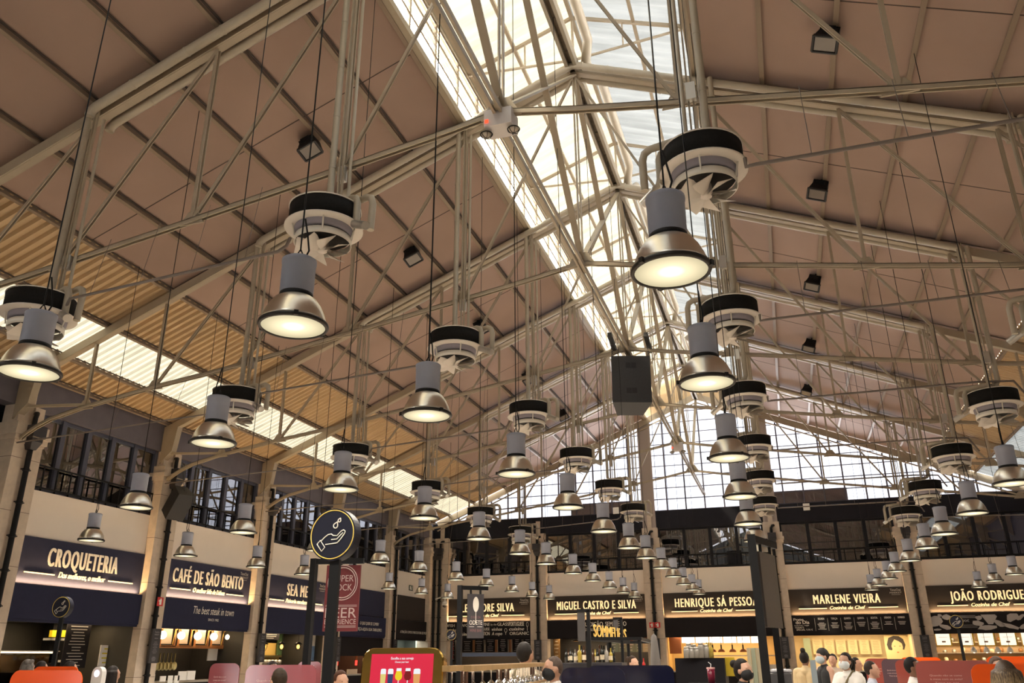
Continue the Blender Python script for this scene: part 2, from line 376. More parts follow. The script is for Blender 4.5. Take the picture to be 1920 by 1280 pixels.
# ---------------------------------------------------------------- roof trusses
DV = [2.46, 5.06, 7.55, 9.82, 11.67]           # posts of each half truss
def wedge(mb, c, s):                            # gusset plate
    c = Vector(c)
    mb.prism([c+Vector((-0.22, -0.015, -0.06)), c+Vector((0.22, -0.015, -0.06)), c+Vector((0.08, -0.015, 0.16)), c+Vector((-0.08, -0.015, 0.16))], (0, 0.03, 0))
def truss(ty, idx):
    t = thing('roof_truss', 'beige steel roof truss spanning the hall, %s from the viewer' % ORD[idx], 'truss', (XC, ty, 8.82), 'roof trusses')
    for s in (-1, 1):
        mb = MB()
        e = XC+s*13.75
        for dy in (-0.07, 0.07): mb.bar((XC, ty+dy, roofz(XC)-0.22), (e, ty+dy, roofz(e)-0.22), 0.025, 0.20, (0,0,1))
        mb.bar((XC, ty, roofz(XC)-0.12), (e, ty, roofz(e)-0.12), 0.16, 0.02); mb.bar((XC, ty, roofz(XC)-0.32), (e, ty, roofz(e)-0.32), 0.11, 0.02)
        part('rafter', mb, steel, t)
        ds = [0, 1.07, 5.2, 8.17, 9.82, 11.67, 12.2, 12.6, 13.0, 13.2, 13.4]
        mb = MB(); P = [Vector((XC+s*d, ty, tiez(d))) for d in ds]
        for dy in (-0.035, 0.035):
            for a, b in zip(P, P[1:]): mb.bar(a+Vector((0,dy,0)), b+Vector((0,dy,0)), 0.02, 0.075, (0,0,1))
        for a, b in zip(P, P[1:]): mb.bar(a+Vector((0,0,0.03)), b+Vector((0,0,0.03)), 0.09, 0.012)
        part('tie', mb, steel, t)
        for i, d in enumerate(DV):
            x = XC+s*d; rb = roofz(x)-0.36; tz = tiez(d)
            mb = MB()
            for dy in (-0.03, 0.03): mb.bar((x, ty+dy, tz), (x, ty+dy, rb), 0.055, 0.018, (0,1,0))
            part('post', mb, steel, t)
            gus = MB(); wedge(gus, (x, ty, tz), s); part('gusset', gus, steel, t)
            d0 = ([0]+DV)[i]
            if i < 4:
                x0 = XC+s*d0; mb = MB()
                for dy in (-0.025, 0.025): mb.bar((x0, ty+dy, roofz(x0)-0.36), (x, ty+dy, tz), 0.05 if i else 0.04, 0.015, (0,1,0))
                part('diagonal_brace', mb, steel, t)
        x = XC+s*11.67
        mb = MB().bar((XC+s*13.45, ty, 7.2), (x, ty, tiez(11.67)+0.05), 0.06, 0.06)
        part('knee_brace', mb, steel, t)
        mb = MB().prism([(XC+s*13.68, ty-0.1, 6.9), (XC+s*13.3, ty-0.1, 7.25), (XC+s*13.2, ty-0.1, roofz(XC+13.2)-0.3), (XC+s*13.68, ty-0.1, roofz(XC+13.68)-0.3)], (0, 0.2, 0))
        part('foot_bracket', mb, steel, t)
    mb = MB()
    for dx in (-0.03, 0.03): mb.bar((XC+dx, ty, 8.8), (XC+dx, ty, 13.35), 0.025, 0.07, (0,1,0))
    part('king_post', mb, steel, t)
    mb = MB().prism([(XC-0.3, ty-0.02, 8.74), (XC+0.3, ty-0.02, 8.74), (XC+0.12, ty-0.02, 9.05), (XC-0.12, ty-0.02, 9.05)], (0, 0.04, 0))
    mb.prism([(XC-0.02, ty-0.3, 8.74), (XC-0.02, ty+0.3, 8.74), (XC-0.02, ty+0.12, 9.05), (XC-0.02, ty-0.12, 9.05)], (0.04, 0, 0))
    part('node_plate', mb, steel, t)
    mb = MB()                                   # little truss inside the lantern
    for s in (-1, 1):
        a, b = (XC, ty, lanz(XC)-0.14), (XC+s*XN, ty, lanz(XC+XN)-0.1)
        mb.bar(a, b, 0.06, 0.07); mb.bar((XC, ty, 13.75), b, 0.03, 0.05)
        mb.bar((XC+s*1.1, ty, 13.86), (XC+s*1.1, ty, lanz(XC+1.1)-0.12), 0.03, 0.04, (0,1,0))
    mb.bar((XC, ty, 13.6), (XC, ty, lanz(XC)-0.14), 0.05, 0.05)
    part('lantern_frame', mb, steel, t)
for i, ty in enumerate(TY): truss(ty, i)
# longitudinal bracing under the ridge
ys = [4.15]+TY+[YB-0.05]
mb = MB()
for dx in (-0.045, 0.045): mb.box((XC+dx-0.02, YF, 8.70), (XC+dx+0.02, YB, 8.80))
solo('longitudinal_tie', mb, steel, 'beige double beam joining the truss centres along the hall', 'beam')
for i in range(len(TY)):
    for dk, w in ((-1, 'towards the viewer'), (1, 'towards the gable window')):
        y1 = ys[i+1+dk]; mb = MB()
        for dx in (-0.03, 0.03): mb.bar((XC+dx, TY[i], 8.9), (XC+dx, y1, 13.35), 0.04, 0.06, (1,0,0))
        solo('sway_brace', mb, steel, 'slim brace rising from the centre of the %s truss %s' % (ORD[i], w), 'brace', 'longitudinal sway braces')
# ---------------------------------------------------------------- twin pipes along the rafters
def rings(mb, pts, r, step=1.1):
    for a, b in zip(pts, pts[1:]):
        a, b = Vector(a), Vector(b); L = (b-a).length
        if L < 0.8: continue
        d = (b-a)/L; k = step*0.5
        while k < L: mb.tube([a+d*(k-0.02), a+d*(k+0.02)], r*1.09, 10); k += step
for i, ty in enumerate(TY):
    for s, w in ((-1, 'left'), (1, 'right')):
        for j, dy in enumerate((-0.23, 0.23)):
            xe = XC+s*(7.35 if s < 0 else 7.8); zz = lambda x: roofz(x)-0.27
            P = [(XC+s*0.25, ty+dy, zz(XC+s*0.25)), (XC+s*5, ty+dy, zz(XC+s*5)), (xe-s*0.12, ty+dy, zz(xe-s*0.12)), (xe-s*0.02, ty+dy, zz(xe)-0.03), (xe, ty+dy, zz(xe)-0.12)]
            if s < 0: P = [(XC+0.25, ty+dy, 13.36), (XC, ty+dy, 13.41)]+P
            mb = MB().tube(P, 0.08, 10); rings(mb, P, 0.08)
            solo('rafter_pipe', mb, pipe_m, 'beige pipe along the %s side of the %s truss, %s of the pair' % (w, ORD[i], ('nearer', 'farther')[j]), 'pipe', 'pipes along the rafters')
# ---------------------------------------------------------------- fans
blade_m = fan_white; conduit_m = M('conduit', (0.16, 0.13, 0.11), 0.45)
def make_fan(zr):
    """local origin = centre of the drum; zr = height of the rafter pipes above it"""
    t = thing('ceiling_fan', '', 'fan')
    mb = MB().lathe([(0.02, 0.15), (0.46, 0.15), (0.49, 0.145), (0.49, -0.15), (0.30, -0.15)], 40)
    mb.cur = 1; mb.lathe([(0.485, 0.14), (0.502, 0.14), (0.502, 0.155), (0.40, 0.16), (0.0, 0.16)], 40)
    part('drum', mb, [fan_black, fan_white], t, local=True)
    mb = MB().lathe([(0.485, -0.145), (0.535, -0.145), (0.54, -0.15), (0.54, -0.162), (0.53, -0.17), (0.40, -0.178)], 40)
    part('rim', mb, fan_white, t, local=True)
    part('neck', MB().lathe([(0.405, -0.175), (0.40, -0.25), (0.37, -0.27), (0.3, -0.275)], 40), M('fan_neck_shaded', (0.26, 0.24, 0.28), 0.6), t, local=True)  # neck colour darkened for the shade in the gap under the rim
    mb = MB().lathe([(0.375, -0.30), (0.388, -0.30), (0.392, -0.395), (0.378, -0.395), (0.375, -0.30)], 40)
    for k in range(5):
        a = 2*pi*k/5+0.3; mb.tube([(0.44*cos(a), 0.44*sin(a), -0.17), (0.40*cos(a), 0.40*sin(a), -0.35)], 0.012, 6)
    part('shroud_ring', mb, M('fan_ring', (0.72, 0.68, 0.6), 0.45), t, local=True)
    mb = MB().lathe([(0.0, -0.28), (0.37, -0.28), (0.37, -0.29), (0.0, -0.29)], 30)
    part('inner_plate', mb, M('fan_inside', (0.03, 0.026, 0.024), 0.7), t, local=True)
    hub = MB().lathe([(0.0, -0.33), (0.075, -0.33), (0.085, -0.42), (0.07, -0.50), (0.0, -0.505)], 20)
    hubo = part('hub', hub, fan_white, t, local=True)
    for k in range(8):
        a = 2*pi*k/8; mb = MB(); vs = []
        for r, wd, tw in ((0.06, 0.055, 0.95), (0.16, 0.095, 0.8), (0.27, 0.135, 0.65), (0.36, 0.145, 0.52)):
            for q in (-1, 1):
                lx, lz = q*wd*cos(tw), q*wd*sin(tw)
                vs.append((r*cos(a)-lx*sin(a), r*sin(a)+lx*cos(a), -0.47+lz*0.85))
        fs = [(2*i, 2*i+1, 2*i+3, 2*i+2) for i in range(3)]
        mb.add(vs, fs, True); mb.add([Vector(v)+Vector((0,0,0.006)) for v in vs], [f[::-1] for f in fs], True)
        under(part('blade', mb, blade_m, t, local=True), hubo)
    # supply pipe: down from the rafter, across the top, down the side
    P = [(-0.10, 0.2, zr), (-0.10, 0.2, 0.36), (-0.06, 0.19, 0.28), (0.05, 0.16, 0.25), (0.42, 0.02, 0.25), (0.50, 0.0, 0.22), (0.53, 0.0, 0.14), (0.53, 0.0, -0.15), (0.56, -0.02, -0.22), (0.62, -0.05, -0.25)]
    mb = MB().tube(P, 0.052, 10); rings(mb, P, 0.052, 0.9)
    part('supply_pipe', mb, pipe_m, t, local=True)
    P = [(0.10, 0.22, 0.26), (0.62, 0.10, 0.26), (0.70, 0.08, 0.22), (0.73, 0.08, 0.12), (0.73, 0.06, -0.30)]
    part('return_pipe', MB().tube(P, 0.05, 10), pipe_m, t, local=True)
    part('outlet_stub', MB().tube([(0.52, -0.02, -0.2), (0.80, -0.16, -0.36)], 0.06, 12), galv, t, local=True)
    mb = MB()
    for dx in (-0.03, 0.03): mb.bar((0.05+dx, 0.22, 0.2), (0.05+dx, 0.22, zr+0.08), 0.02, 0.04, (0,1,0))
    mb.box((0.0, 0.17, 0.13), (0.12, 0.27, 0.25))
    part('hanger', mb, steel, t, local=True)
    mb = MB().tube([(0.145, 0.30, 0.2), (0.145, 0.30, zr-0.1)], 0.026, 8)
    part('drop_pipe', mb, pipe_m, t, local=True)
    part('control_box', MB().box((-0.02, 0.22, 0.75), (0.1, 0.3, 1.0)), galv, t, local=True)
    return t
FX = [-10.38, -5.52, -0.35, 4.70]
FN = ['in the row nearest the left wall', 'in the row left of the ridge', 'in the row right of the ridge', 'in the row nearest the right wall']
for r, x in enumerate(FX):
    z = 6.67 if r in (0, 3) else 7.34
    proto = make_fan(roofz(x)-0.3-z)
    for i, ty in enumerate(TY):
        f = proto if i == 0 else copy_tree(proto)
        f.location = (x, ty-0.36, z)
        f.rotation_euler = (0, 0, random.uniform(-0.12, 0.12))
        if r >= 2:
            f.rotation_euler.z += pi; f.location.y = ty-0.16
        f['label'] = 'round ceiling fan, %s from the viewer %s' % (ORD[i-1 if r == 3 and i else i], FN[r])
        if r == 3 and i == 0: f['label'] = 'round ceiling fan beyond the right edge of the view, nearest the right wall'; f['group'] = 'ceiling fans'
for i, ty in enumerate(TY):
    for a, b, w in ((0, 1, 'left'), (2, 3, 'right')):
        y = ty-0.4; mb = MB()
        if a == 0: P = [(FX[1]-0.5, y, 7.12), (FX[1]-0.55, y, 7.0), (FX[1]-0.68, y, 6.93), (FX[0]+0.6, y, 6.72), (FX[0]+0.55, y, 6.6)]
        else: P = [(FX[2]+0.5, y, 7.14), (FX[2]+0.5, y, 7.02), (FX[2]+0.62, y, 7.03), (FX[3]-0.3, y, 7.03), (FX[3]+0.4, y, 6.98), (FX[3]+0.6, y, 6.6)]
        mb.tube(P, 0.024, 8)
        for k in range(4):
            x = P[2][0]+(P[3][0]-P[2][0])*(k+0.6)/4; z = P[2][2]+(P[3][2]-P[2][2])*(k+0.6)/4
            mb.tube([(x, y, z), (x, y+0.2, tiez(x-XC))], 0.005, 4)
        solo('drain_pipe', mb, conduit_m, 'thin dark drain pipe linking the %s fans at the %s truss' % (w, ORD[i]), 'pipe', 'drain pipes between fans')
        xw, xf = (XL+0.35, FX[0]-0.5) if a == 0 else (XR-0.35, FX[3]+0.5)
        mb = MB().tube([(xf, y, 6.45), (xf, y, 6.40), (xw, y+0.3, 6.30)], 0.02, 8)
        for k in range(3):
            f = (k+0.7)/3.4; x = xf+(xw-xf)*f; mb.tube([(x, y+0.3*f, 6.4-0.1*f), (x, y+0.4, tiez(x-XC))], 0.005, 4)
        solo('drain_pipe', mb, conduit_m, 'thin dark drain pipe from the %s truss fan to the %s wall' % (ORD[i], w), 'pipe', 'drain pipes to the walls')
# ---------------------------------------------------------------- pendant lamps
def make_lamp():
    t = thing('pendant_lamp', '', 'lamp')            # origin: centre of the rim
    R0 = 0.228
    mb = MB().lathe([(0.112, 0.21), (0.15, 0.185), (0.185, 0.135), (0.21, 0.08), (0.225, 0.03), (0.232, 0.0), (0.226, 0.0), (0.205, 0.08), (0.178, 0.13), (0.14, 0.18), (0.11, 0.20)], 36)
    ro = part('reflector', mb, reflector_m, t, local=True)
    mb = MB().lathe([(0.225, 0.012), (0.242, 0.008), (0.246, -0.006), (0.240, -0.02), (0.222, -0.02), (0.219, 0.0)], 36)
    for a in (0.5, 2.6, 4.7): mb.cbox((0.243*cos(a), 0.243*sin(a), -0.005), (0.03, 0.03, 0.035))
    under(part('rim', mb, M('lamp_rim', (0.03, 0.027, 0.024), 0.4, 0.5), t, local=True), ro)
    n = 36; vs = [(0, 0, -0.012)]; fs = []
    for k in (1, 2, 3):
        r = 0.224*k/3; vs += [(r*cos(2*pi*j/n), r*sin(2*pi*j/n), -0.012) for j in range(n)]
    fs = [(0, 1+(j+1) % n, 1+j) for j in range(n)] + [(1+k*n+j, 1+k*n+(j+1) % n, 1+(k+1)*n+(j+1) % n, 1+(k+1)*n+j) for k in (0, 1) for j in range(n)]
    under(part('lens', MB().add(vs, fs), lens_m, t, local=True), ro)
    collar = part('collar', MB().lathe([(0.10, 0.235), (0.118, 0.235), (0.122, 0.205), (0.108, 0.20)], 28), black, t, local=True)
    mb = MB().lathe([(0.108, 0.225), (0.118, 0.235), (0.120, 0.47), (0.124, 0.472), (0.124, 0.50), (0.110, 0.51), (0.0, 0.512)], 28)
    under(collar, part('housing', mb, housing_m, t, local=True))
    mb = MB().tube([(0, 0, 0.505), (0.02, 0, 0.55), (0.0, 0, 0.60), (-0.02, 0, 0.55), (-0.005, 0, 0.51)], 0.007, 6)
    mb.tube([(0.03, 0.0, 0.51), (0.06, 0.01, 0.60), (0.04, 0.0, 0.72), (0.012, 0, 0.85)], 0.007, 6)
    part('hook', mb, black, t, local=True)
    mb = MB().tube([(0, 0, 0.58), (0, 0, 1.58)], 0.0062, 5)
    part('cable', mb, black, t, local=True)
    l = bpy.data.objects.new('bulb_light', bpy.data.lights.new('bulb_light', 'SPOT')); COL.objects.link(l); l.parent = t
    l.location = (0, 0, -0.03); l.data.energy = LAMP_W; l.data.color = (1.0, 0.90, 0.77); l.data.spot_size = R(155); l.data.spot_blend = 0.6; l.data.shadow_soft_size = 0.2
    return t
ZR = 3.80
LAMPS = {
 'second row from the left wall': [(255,950),(455,997),(596,1031),(712,1053),(785,1069),(855,1086),(912,1097),(960,1108),(998,1117),(1030,1122)],
 'row nearest the left wall': [(171,1012),(347,1041),(480,1062),(569,1076),(660,1090),(729,1103),(790,1112),(839,1120)],
 'third row from the left wall': [(55,696),(400,829),(639,916),(795,970),(898,1009),(975,1037),(1024,1056),(1075,1074),(1112,1088),(1143,1101),(1169,1110),(1190,1118)],
 'row left of the ridge': [(550,609),(800,777),(968,887),(1065,950),(1132,995),(1180,1026),(1212,1045),(1241,1064),(1263,1080),(1282,1094.7),(1299,1105),(1311,1113)],
 'row right of the ridge': [(1258,506),(1325,716),(1367,857),(1388,930),(1403,981),(1417,1013),(1424,1038)],
 'second row from the right wall': [(1897,905),(1823,961),(1770,1000),(1738,1026),(1706,1050),(1681,1070),(1666,1084),(1648,1096),(1635,1105)],
 'row nearest the right wall': [(1902,1076),(1865,1088),(1836,1100)]}
lproto = make_lamp(); first = True
for row, px in LAMPS.items():
    for i, (x, y) in enumerate(px):
        l = lproto if first else copy_tree(lproto)
        first = False
        p = at(x, y, Z=ZR); l.location = p
        tilt = (random.uniform(-0.03, 0.03), random.uniform(-0.04, 0.06))
        l.rotation_euler = (tilt[0], tilt[1], random.uniform(0, 6.28))
        for ch in l.children:
            if ch.name.startswith('cable'):
                L = roofz(p.x) if abs(p.x-XC) > XN else 13.5
                k = L-ZR-0.58-0.05; ch.scale = (1, 1, k); ch.location = (0, 0, 0.58-0.58*k)
                ch.rotation_mode = 'XYZ'
        l.rotation_euler = (0, 0, random.uniform(0, 6.28))
        l['label'] = 'grey bell-shaped pendant lamp, %s from the viewer, %s' % (ORD[i], row); l['group'] = 'pendant lamps'
# ================================================================ walls, pillars, galleries, shop fronts
FL = [Frame((XL, (a+b)/2, 0), (0,1,0), (1,0,0)) for a, b in zip(PYS, PYS[1:]+[YB+0.2])]
WL = [b-a for a, b in zip(PYS, PYS[1:]+[YB+0.2])]
FB = [Frame((BX0+BW*(k+0.5), YB, 0), (1,0,0), (0,-1,0)) for k in range(5)]
def on(fr, px, py, n=0.0):                     # (a, z) where the view through a pixel meets the plane n in front of a wall
    d = at(px, py, D=1)-EYE; o = fr.o+fr.n*n-EYE
    t = o.dot(fr.n)/d.dot(fr.n); p = EYE+d*t-fr.o
    return p.dot(fr.u), p.z
dark_room = M('dark_room', (0.030, 0.031, 0.038), 0.8)
beam_m = M('gallery_beam', (0.11, 0.10, 0.12), 0.55, 0, 0.25, 3)
frame_m = M('window_frame_dark', (0.010, 0.010, 0.014), 0.5, spec=0.25)
frame_l = M('window_frame_bluish', (0.07, 0.075, 0.11), 0.35)
# the walls: a white band over the shops, a dark beam over the gallery
mb = MB().box((XL-0.3, YF, ZSB-0.75), (XL, YB+0.3, ZW)); struct('wall_left', mb, white_p, label='white band of wall above the shop signs on the left', cat='wall')
mb = MB().box((XL-0.35, YF, ZG), (XL+0.02, YB, ZGT-0.03)); struct('trim_31', mb, beam_m, label='dark beam above the left gallery windows', cat='beam')
mb = MB().box((XL-0.3, YB, ZSB-0.75), (XR+0.3, YB+0.3, ZW)); struct('wall_back', mb, white_p, label='white band of wall above the shop signs at the far end', cat='wall')
mb = MB().box((XL-0.3, YB-0.02, ZG), (XR+0.3, YB+0.3, ZGT)); struct('trim_32', mb, M('gallery_fascia', (0.012, 0.012, 0.018), 0.6, 0, 0.2, 3, spec=0.2), label='dark fascia below the gable window', cat='beam')
mb = MB().box((XR, YF, 0), (XR+0.3, YB+0.3, ZW)); struct('wall_right', mb, white_p, label='white wall on the right side of the hall', cat='wall')
mb = MB().box((XR, YF, ZW), (XR+0.3, YB+0.3, roofz(XR)+0.05)); struct('wall_right', mb, beam_m, label='dark upper wall on the right side of the hall', cat='wall')
mb = MB().prism([(XL-0.3, YF-0.2, 0), (XR+0.3, YF-0.2, 0), (XR+0.3, YF-0.2, 5.5), (XL-0.3, YF-0.2, 5.5)], (0, 0.2, 0))
struct('wall_front', mb, white_p, label='wall behind the viewer', cat='wall')
g = MB().prism([(xs, YF-0.1, z) for xs, z in ((XL, 5.5), (XR, 5.5), (XR, roofz(XR)-0.1), (XC, roofz(XC)-0.1), (XL, roofz(XL)-0.1))], (0, 0.02, 0))
struct('window_40', g, M_glass('front_glass', (0.24, 0.235, 0.22), 0.04), label='unseen gable window added behind the viewer for daylight', cat='window')  # unseen window added to light ceiling and floor; its tint sets how much
mb = MB(); x = XL+0.9
while x < XR: mb.box((x-0.03, YF-0.08, 5.5), (x+0.03, YF-0.02, roofz(x)-0.1)); x += 1.76
struct('trim_33', mb, frame_m, label='mullions of the added gable window behind the viewer', cat='window')
mb = MB().box((XL-3.0, YF, 5.30), (XL-0.01, YB+3, 5.42)); mb.box((XL-3.0, YF, 7.3), (XL-0.35, YB+3, 7.4)); mb.box((XL-3.2, YF, 0), (XL-3.0, YB+3, 8.1))
mb.box((XL-3, YB+3.0, 0), (XR+3, YB+3.2, 8.05)); mb.box((XL-3, YB+0.01, 5.30), (XR+3, YB+3, 5.42)); mb.box((XL-3, YB+0.3, 7.3), (XR+3, YB+3, 7.4))
struct('wall_gallery', mb, dark_room, label='dark rooms behind the gallery windows', cat='wall')
wn = 10
def gallery(fr, half, label, nm, fm):
    global wn
    g = MB(); fr.box(g, -half, half, ZW, ZG, -0.16, -0.15)
    o = struct('window_%d' % wn, g, glassd, label='gallery window, ' + label, cat='window'); wn += 1
    mb = MB()
    for i in range(nm+1):
        a = -half+2*half*i/nm; fr.box(mb, a-0.07, a+0.07, ZW, ZG, -0.2, -0.08)
        if i < nm: fr.box(mb, a+0.07, a+2*half/nm-0.07, ZG-0.09, ZG, -0.18, -0.1)
    fr.box(mb, -half, half, ZW, ZW+0.1, -0.2, -0.06)
    link('frame', mb.mesh('frame', fm), o)
    mb = MB()
    for z in (ZW+0.08, ZW+0.60): fr.box(mb, -half, half, z-0.02, z+0.02, -0.04, 0.0)
    k = max(4, int(2*half/0.42))
    for i in range(k+1):
        a = -half+2*half*i/k; fr.box(mb, a-0.014, a+0.014, ZW, ZW+0.6, -0.035, -0.005)
    link('railing', mb.mesh('railing', black), o)
for k, fr in enumerate(FL): gallery(fr, WL[k]/2-0.40, '%s bay of the left wall' % ORD[k], 5, frame_l)
for k, fr in enumerate(FB): gallery(fr, BW/2-0.37, '%s bay from the left in the far wall' % ORD[k], 4, frame_m)
# ---------------------------------------------------------------- gable window
zt = lambda x: roofz(x)-0.12
xs0, xs1 = XC-13.2, XC+13.2
def gab_z(x): return min(zt(x), 99)
g = MB().prism([(xs0, YB+0.1, ZGT), (xs1, YB+0.1, ZGT), (xs1, YB+0.1, zt(xs1)), (XC, YB+0.1, zt(XC)), (xs0, YB+0.1, zt(xs0))], (0, 0.02, 0))
gw = struct('window_30', g, M_glass('gable_glass', (0.93, 0.95, 1.0), 0.04), label='large triangular gable window at the far end', cat='window')
mb = MB(); x = XC-13.2
while x < xs1:
    if zt(x) > ZGT+0.1: mb.box((x-0.032, YB+0.02, ZGT), (x+0.032, YB+0.09, zt(x)))
    x += 0.88
link('mullions', mb.mesh('mullions', M('mullion_grey', (0.10, 0.09, 0.12), 0.5)), gw)
mb = MB(); z = ZGT+0.02
while z < 13.4:
    h = (13.58-z)/0.41
    mb.box((XC-h, YB+0.03, z-0.02), (XC+h, YB+0.08, z+0.02)); z += 0.53
link('glazing_bars', mb.mesh('glazing_bars', MATS['mullion_grey']), gw)
mb = MB()
for s in (-1, 1):
    mb.bar((XC, YB-0.05, roofz(XC)-0.2), (XC+s*13.4, YB-0.05, roofz(XC+13.4)-0.2), 0.16, 0.3)
    mb.bar((XC, YB-0.12, roofz(XC)-0.52), (XC+s*13.4, YB-0.12, roofz(XC+13.4)-0.52), 0.06, 0.06)
solo('gable_rafter', mb, steel, 'pair of sloping beams along the top of the gable window', 'beam')
mb = MB().prism([(XC-XN-0.3, YB, roofz(XC)-1.1), (XC+XN+0.3, YB, roofz(XC)-1.1), (XC+XN+0.3, YB, 14.2), (XC, YB, 15.2), (XC-XN-0.3, YB, 14.2)], (0, 0.06, 0))
struct('wall_gable', MB().prism([(XC-XN-0.4, YB+0.12, zt(XC+XN)+0.05), (XC, YB+0.12, zt(XC)), (XC+XN+0.4, YB+0.12, zt(XC+XN)+0.05), (XC+XN+0.4, YB+0.12, 14.1), (XC, YB+0.12, 15.2), (XC-XN-0.4, YB+0.12, 14.1)], (0, 0.08, 0)), corr_m, label='corrugated end panel of the skylight above the gable window', cat='wall')
for x, w in ((BX0+2*BW, 'left'), (BX0+3*BW, 'right')):       # lattice posts in the gable window
    mb = MB(); z0, z1 = ZG, zt(x)
    for dx in (-0.26, 0.26): mb.box((x+dx-0.05, YB-0.12, z0-0.1), (x+dx+0.05, YB-0.02, z1))
    mb.box((x-0.22, YB-0.035, z0), (x+0.22, YB-0.03, z1))
    n = int((z1-z0)/0.6)
    for i in range(n):
        a, b = z0+(z1-z0)*i/n, z0+(z1-z0)*(i+1)/n
        s = 1 if i % 2 else -1
        mb.bar((x-0.22*s, YB-0.07, a), (x+0.22*s, YB-0.07, b), 0.03, 0.05)
    solo('lattice_post', mb, M('lattice_steel', (0.36, 0.30, 0.27), 0.55), 'lattice steel post in front of the gable window, %s of two' % w, 'post')
blind = M('brown_blind', (0.34, 0.24, 0.21), 0.7)
for a, b, z, w in ((-9.5, -6.35, 8.60, 'left'), (0.05, 3.2, 8.66, 'right')):
    mb = MB().box((a, YB+0.13, ZGT), (b, YB+0.145, z)); zz = ZGT+0.02
    while zz < z: mb.box((a, YB+0.125, zz), (b, YB+0.15, zz+0.05)); zz += 0.06
    solo('slatted_screen', mb, blind, 'brown slatted screen low in the gable window, %s of the middle' % w, 'screen')
for p, w in (((1155, 957), 'left'), ((1512, 950), 'right')):
    q = at(*p, Y=YB-0.05); solo('wall_box', MB().cbox((q.x, YB-0.06, q.z), (0.28, 0.06, 0.30)), white, 'small white box on the dark fascia under the gable window, %s one' % w, 'box')
# ---------------------------------------------------------------- pillars
board_m = M('info_board', (0.02, 0.02, 0.026), 0.4)
def pillar(fr, label, board=True):
    t = thing('pillar', label, 'pillar', fr.o, None)
    mb = MB()
    for a0, a1 in ((-0.40, -0.10), (0.10, 0.40)): fr.box(mb, a0, a1, 0.0, 6.45, -0.3, 0.26)
    fr.box(mb, -0.12, 0.12, 0.0, 6.45, -0.3, 0.18)
    fr.box(mb, -0.36, -0.08, 6.45, 7.3, -0.3, 0.16); fr.box(mb, 0.08, 0.36, 6.45, 7.3, -0.3, 0.16); fr.box(mb, -0.1, 0.1, 6.45, 7.9, -0.3, 0.1)
    mb.cur = 1
    for z in (1.2, 2.4, 3.6, 4.8, 6.0):
        for a0, a1 in ((-0.401, -0.10), (0.10, 0.401)): fr.box(mb, a0, a1, z, z+0.012, -0.3, 0.262)
    part('shaft', mb, [stone, M('stone_joint', (0.2, 0.16, 0.13), 0.9)], t)
    mb = MB()
    for c in (-1, 1):
        for z0, z1, g in ((6.34, 6.40, 0.02), (6.40, 6.52, 0.06), (6.52, 6.62, 0.10), (6.62, 6.82, 0.05)):
            a = sorted((c*0.09, c*(0.40+g))); fr.box(mb, a[0], a[1], z0, z1, -0.25, 0.26+g)
    part('capital', mb, stone, t)
    P = [fr.p(0, 0.0, 0.34), fr.p(0, 6.3, 0.34)]
    mb = MB().tube(P, 0.062, 12)
    z = 0.5
    while z < 6.2:
        mb.tube([fr.p(0, z-0.03, 0.34), fr.p(0, z+0.03, 0.34)], 0.08, 12)
        fr.box(mb, -0.12, 0.12, z-0.012, z+0.012, 0.30, 0.36); z += 0.75
    mb.tube([fr.p(0, 6.7, 0.30), fr.p(0, 7.0, 0.30), fr.p(0.06, 7.12, 0.26), fr.p(0.12, 7.14, 0.15)], 0.055, 10)
    part('downpipe', mb, black, t)
    mb = MB(); v = []
    for z, w, n0, n1 in ((6.22, 0.08, 0.26, 0.42), (6.4, 0.15, 0.26, 0.50), (6.48, 0.15, 0.26, 0.50), (6.50, 0.18, 0.26, 0.54), (6.78, 0.18, 0.26, 0.54)):
        v += [fr.p(-w, z, n1), fr.p(w, z, n1), fr.p(w, z, n0), fr.p(-w, z, n0)]
    mb.add(v, [(i*4+j, i*4+(j+1) % 4, i*4+4+(j+1) % 4, i*4+4+j) for i in range(4) for j in range(4)]+[(3,2,1,0), (16,17,18,19)])
    part('rain_hopper', mb, M('hopper_black', (0.03, 0.028, 0.032), 0.4), t)
    return t
def info_board(fr, label):
    t = thing('info_board', label, 'sign', fr.p(0, 1.58, 0.42), 'info boards on the pillars')
    mb = MB(); fr.box(mb, -0.17, 0.17, 1.55, 2.42, 0.40, 0.47)
    part('panel', mb, board_m, t)
    mb = MB(); put_text(mb, fr, 'TimeOut', 0, 2.31, 0.474, 0.05, 0.18, depth=0); put_text(mb, fr, 'MARKET', 0, 2.25, 0.474, 0.04, 0.18, depth=0)
    fr.box(mb, -0.07, 0.07, 2.17, 2.18, 0.47, 0.474)
    for i in range(9): w = 0.05+0.06*((i*7) % 5)/5; fr.box(mb, -w, w, 2.08-i*0.035, 2.086-i*0.035, 0.47, 0.473)
    for i in range(4): w = 0.05+0.04*((i*3) % 4)/4; fr.box(mb, -w, w, 1.70-i*0.03, 1.708-i*0.03, 0.47, 0.473)
    part('lettering', mb, M('grey_letter', (0.3, 0.3, 0.32), 0.5), t)
for k, y in enumerate(PYS+[YB-0.42]):
    fr = Frame((XL, y, 0), (0,1,0), (1,0,0))
    pillar(fr, 'stone pillar with a black rain pipe, %s along the left wall' % (ORD[k] if k < 5 else 'last, in the far corner,'))
    if k in (1, 2, 3, 4): info_board(fr, 'narrow black info board on the %s pillar of the left wall' % ORD[k])
for k in range(1, 5):
    fr = Frame((BX0+BW*k, YB, 0), (1,0,0), (0,-1,0))
    pillar(fr, 'stone pillar with a black rain pipe, %s from the left along the far wall' % ORD[k-1])
    info_board(fr, 'narrow black info board on the %s pillar from the left of the far wall' % ORD[k-1])
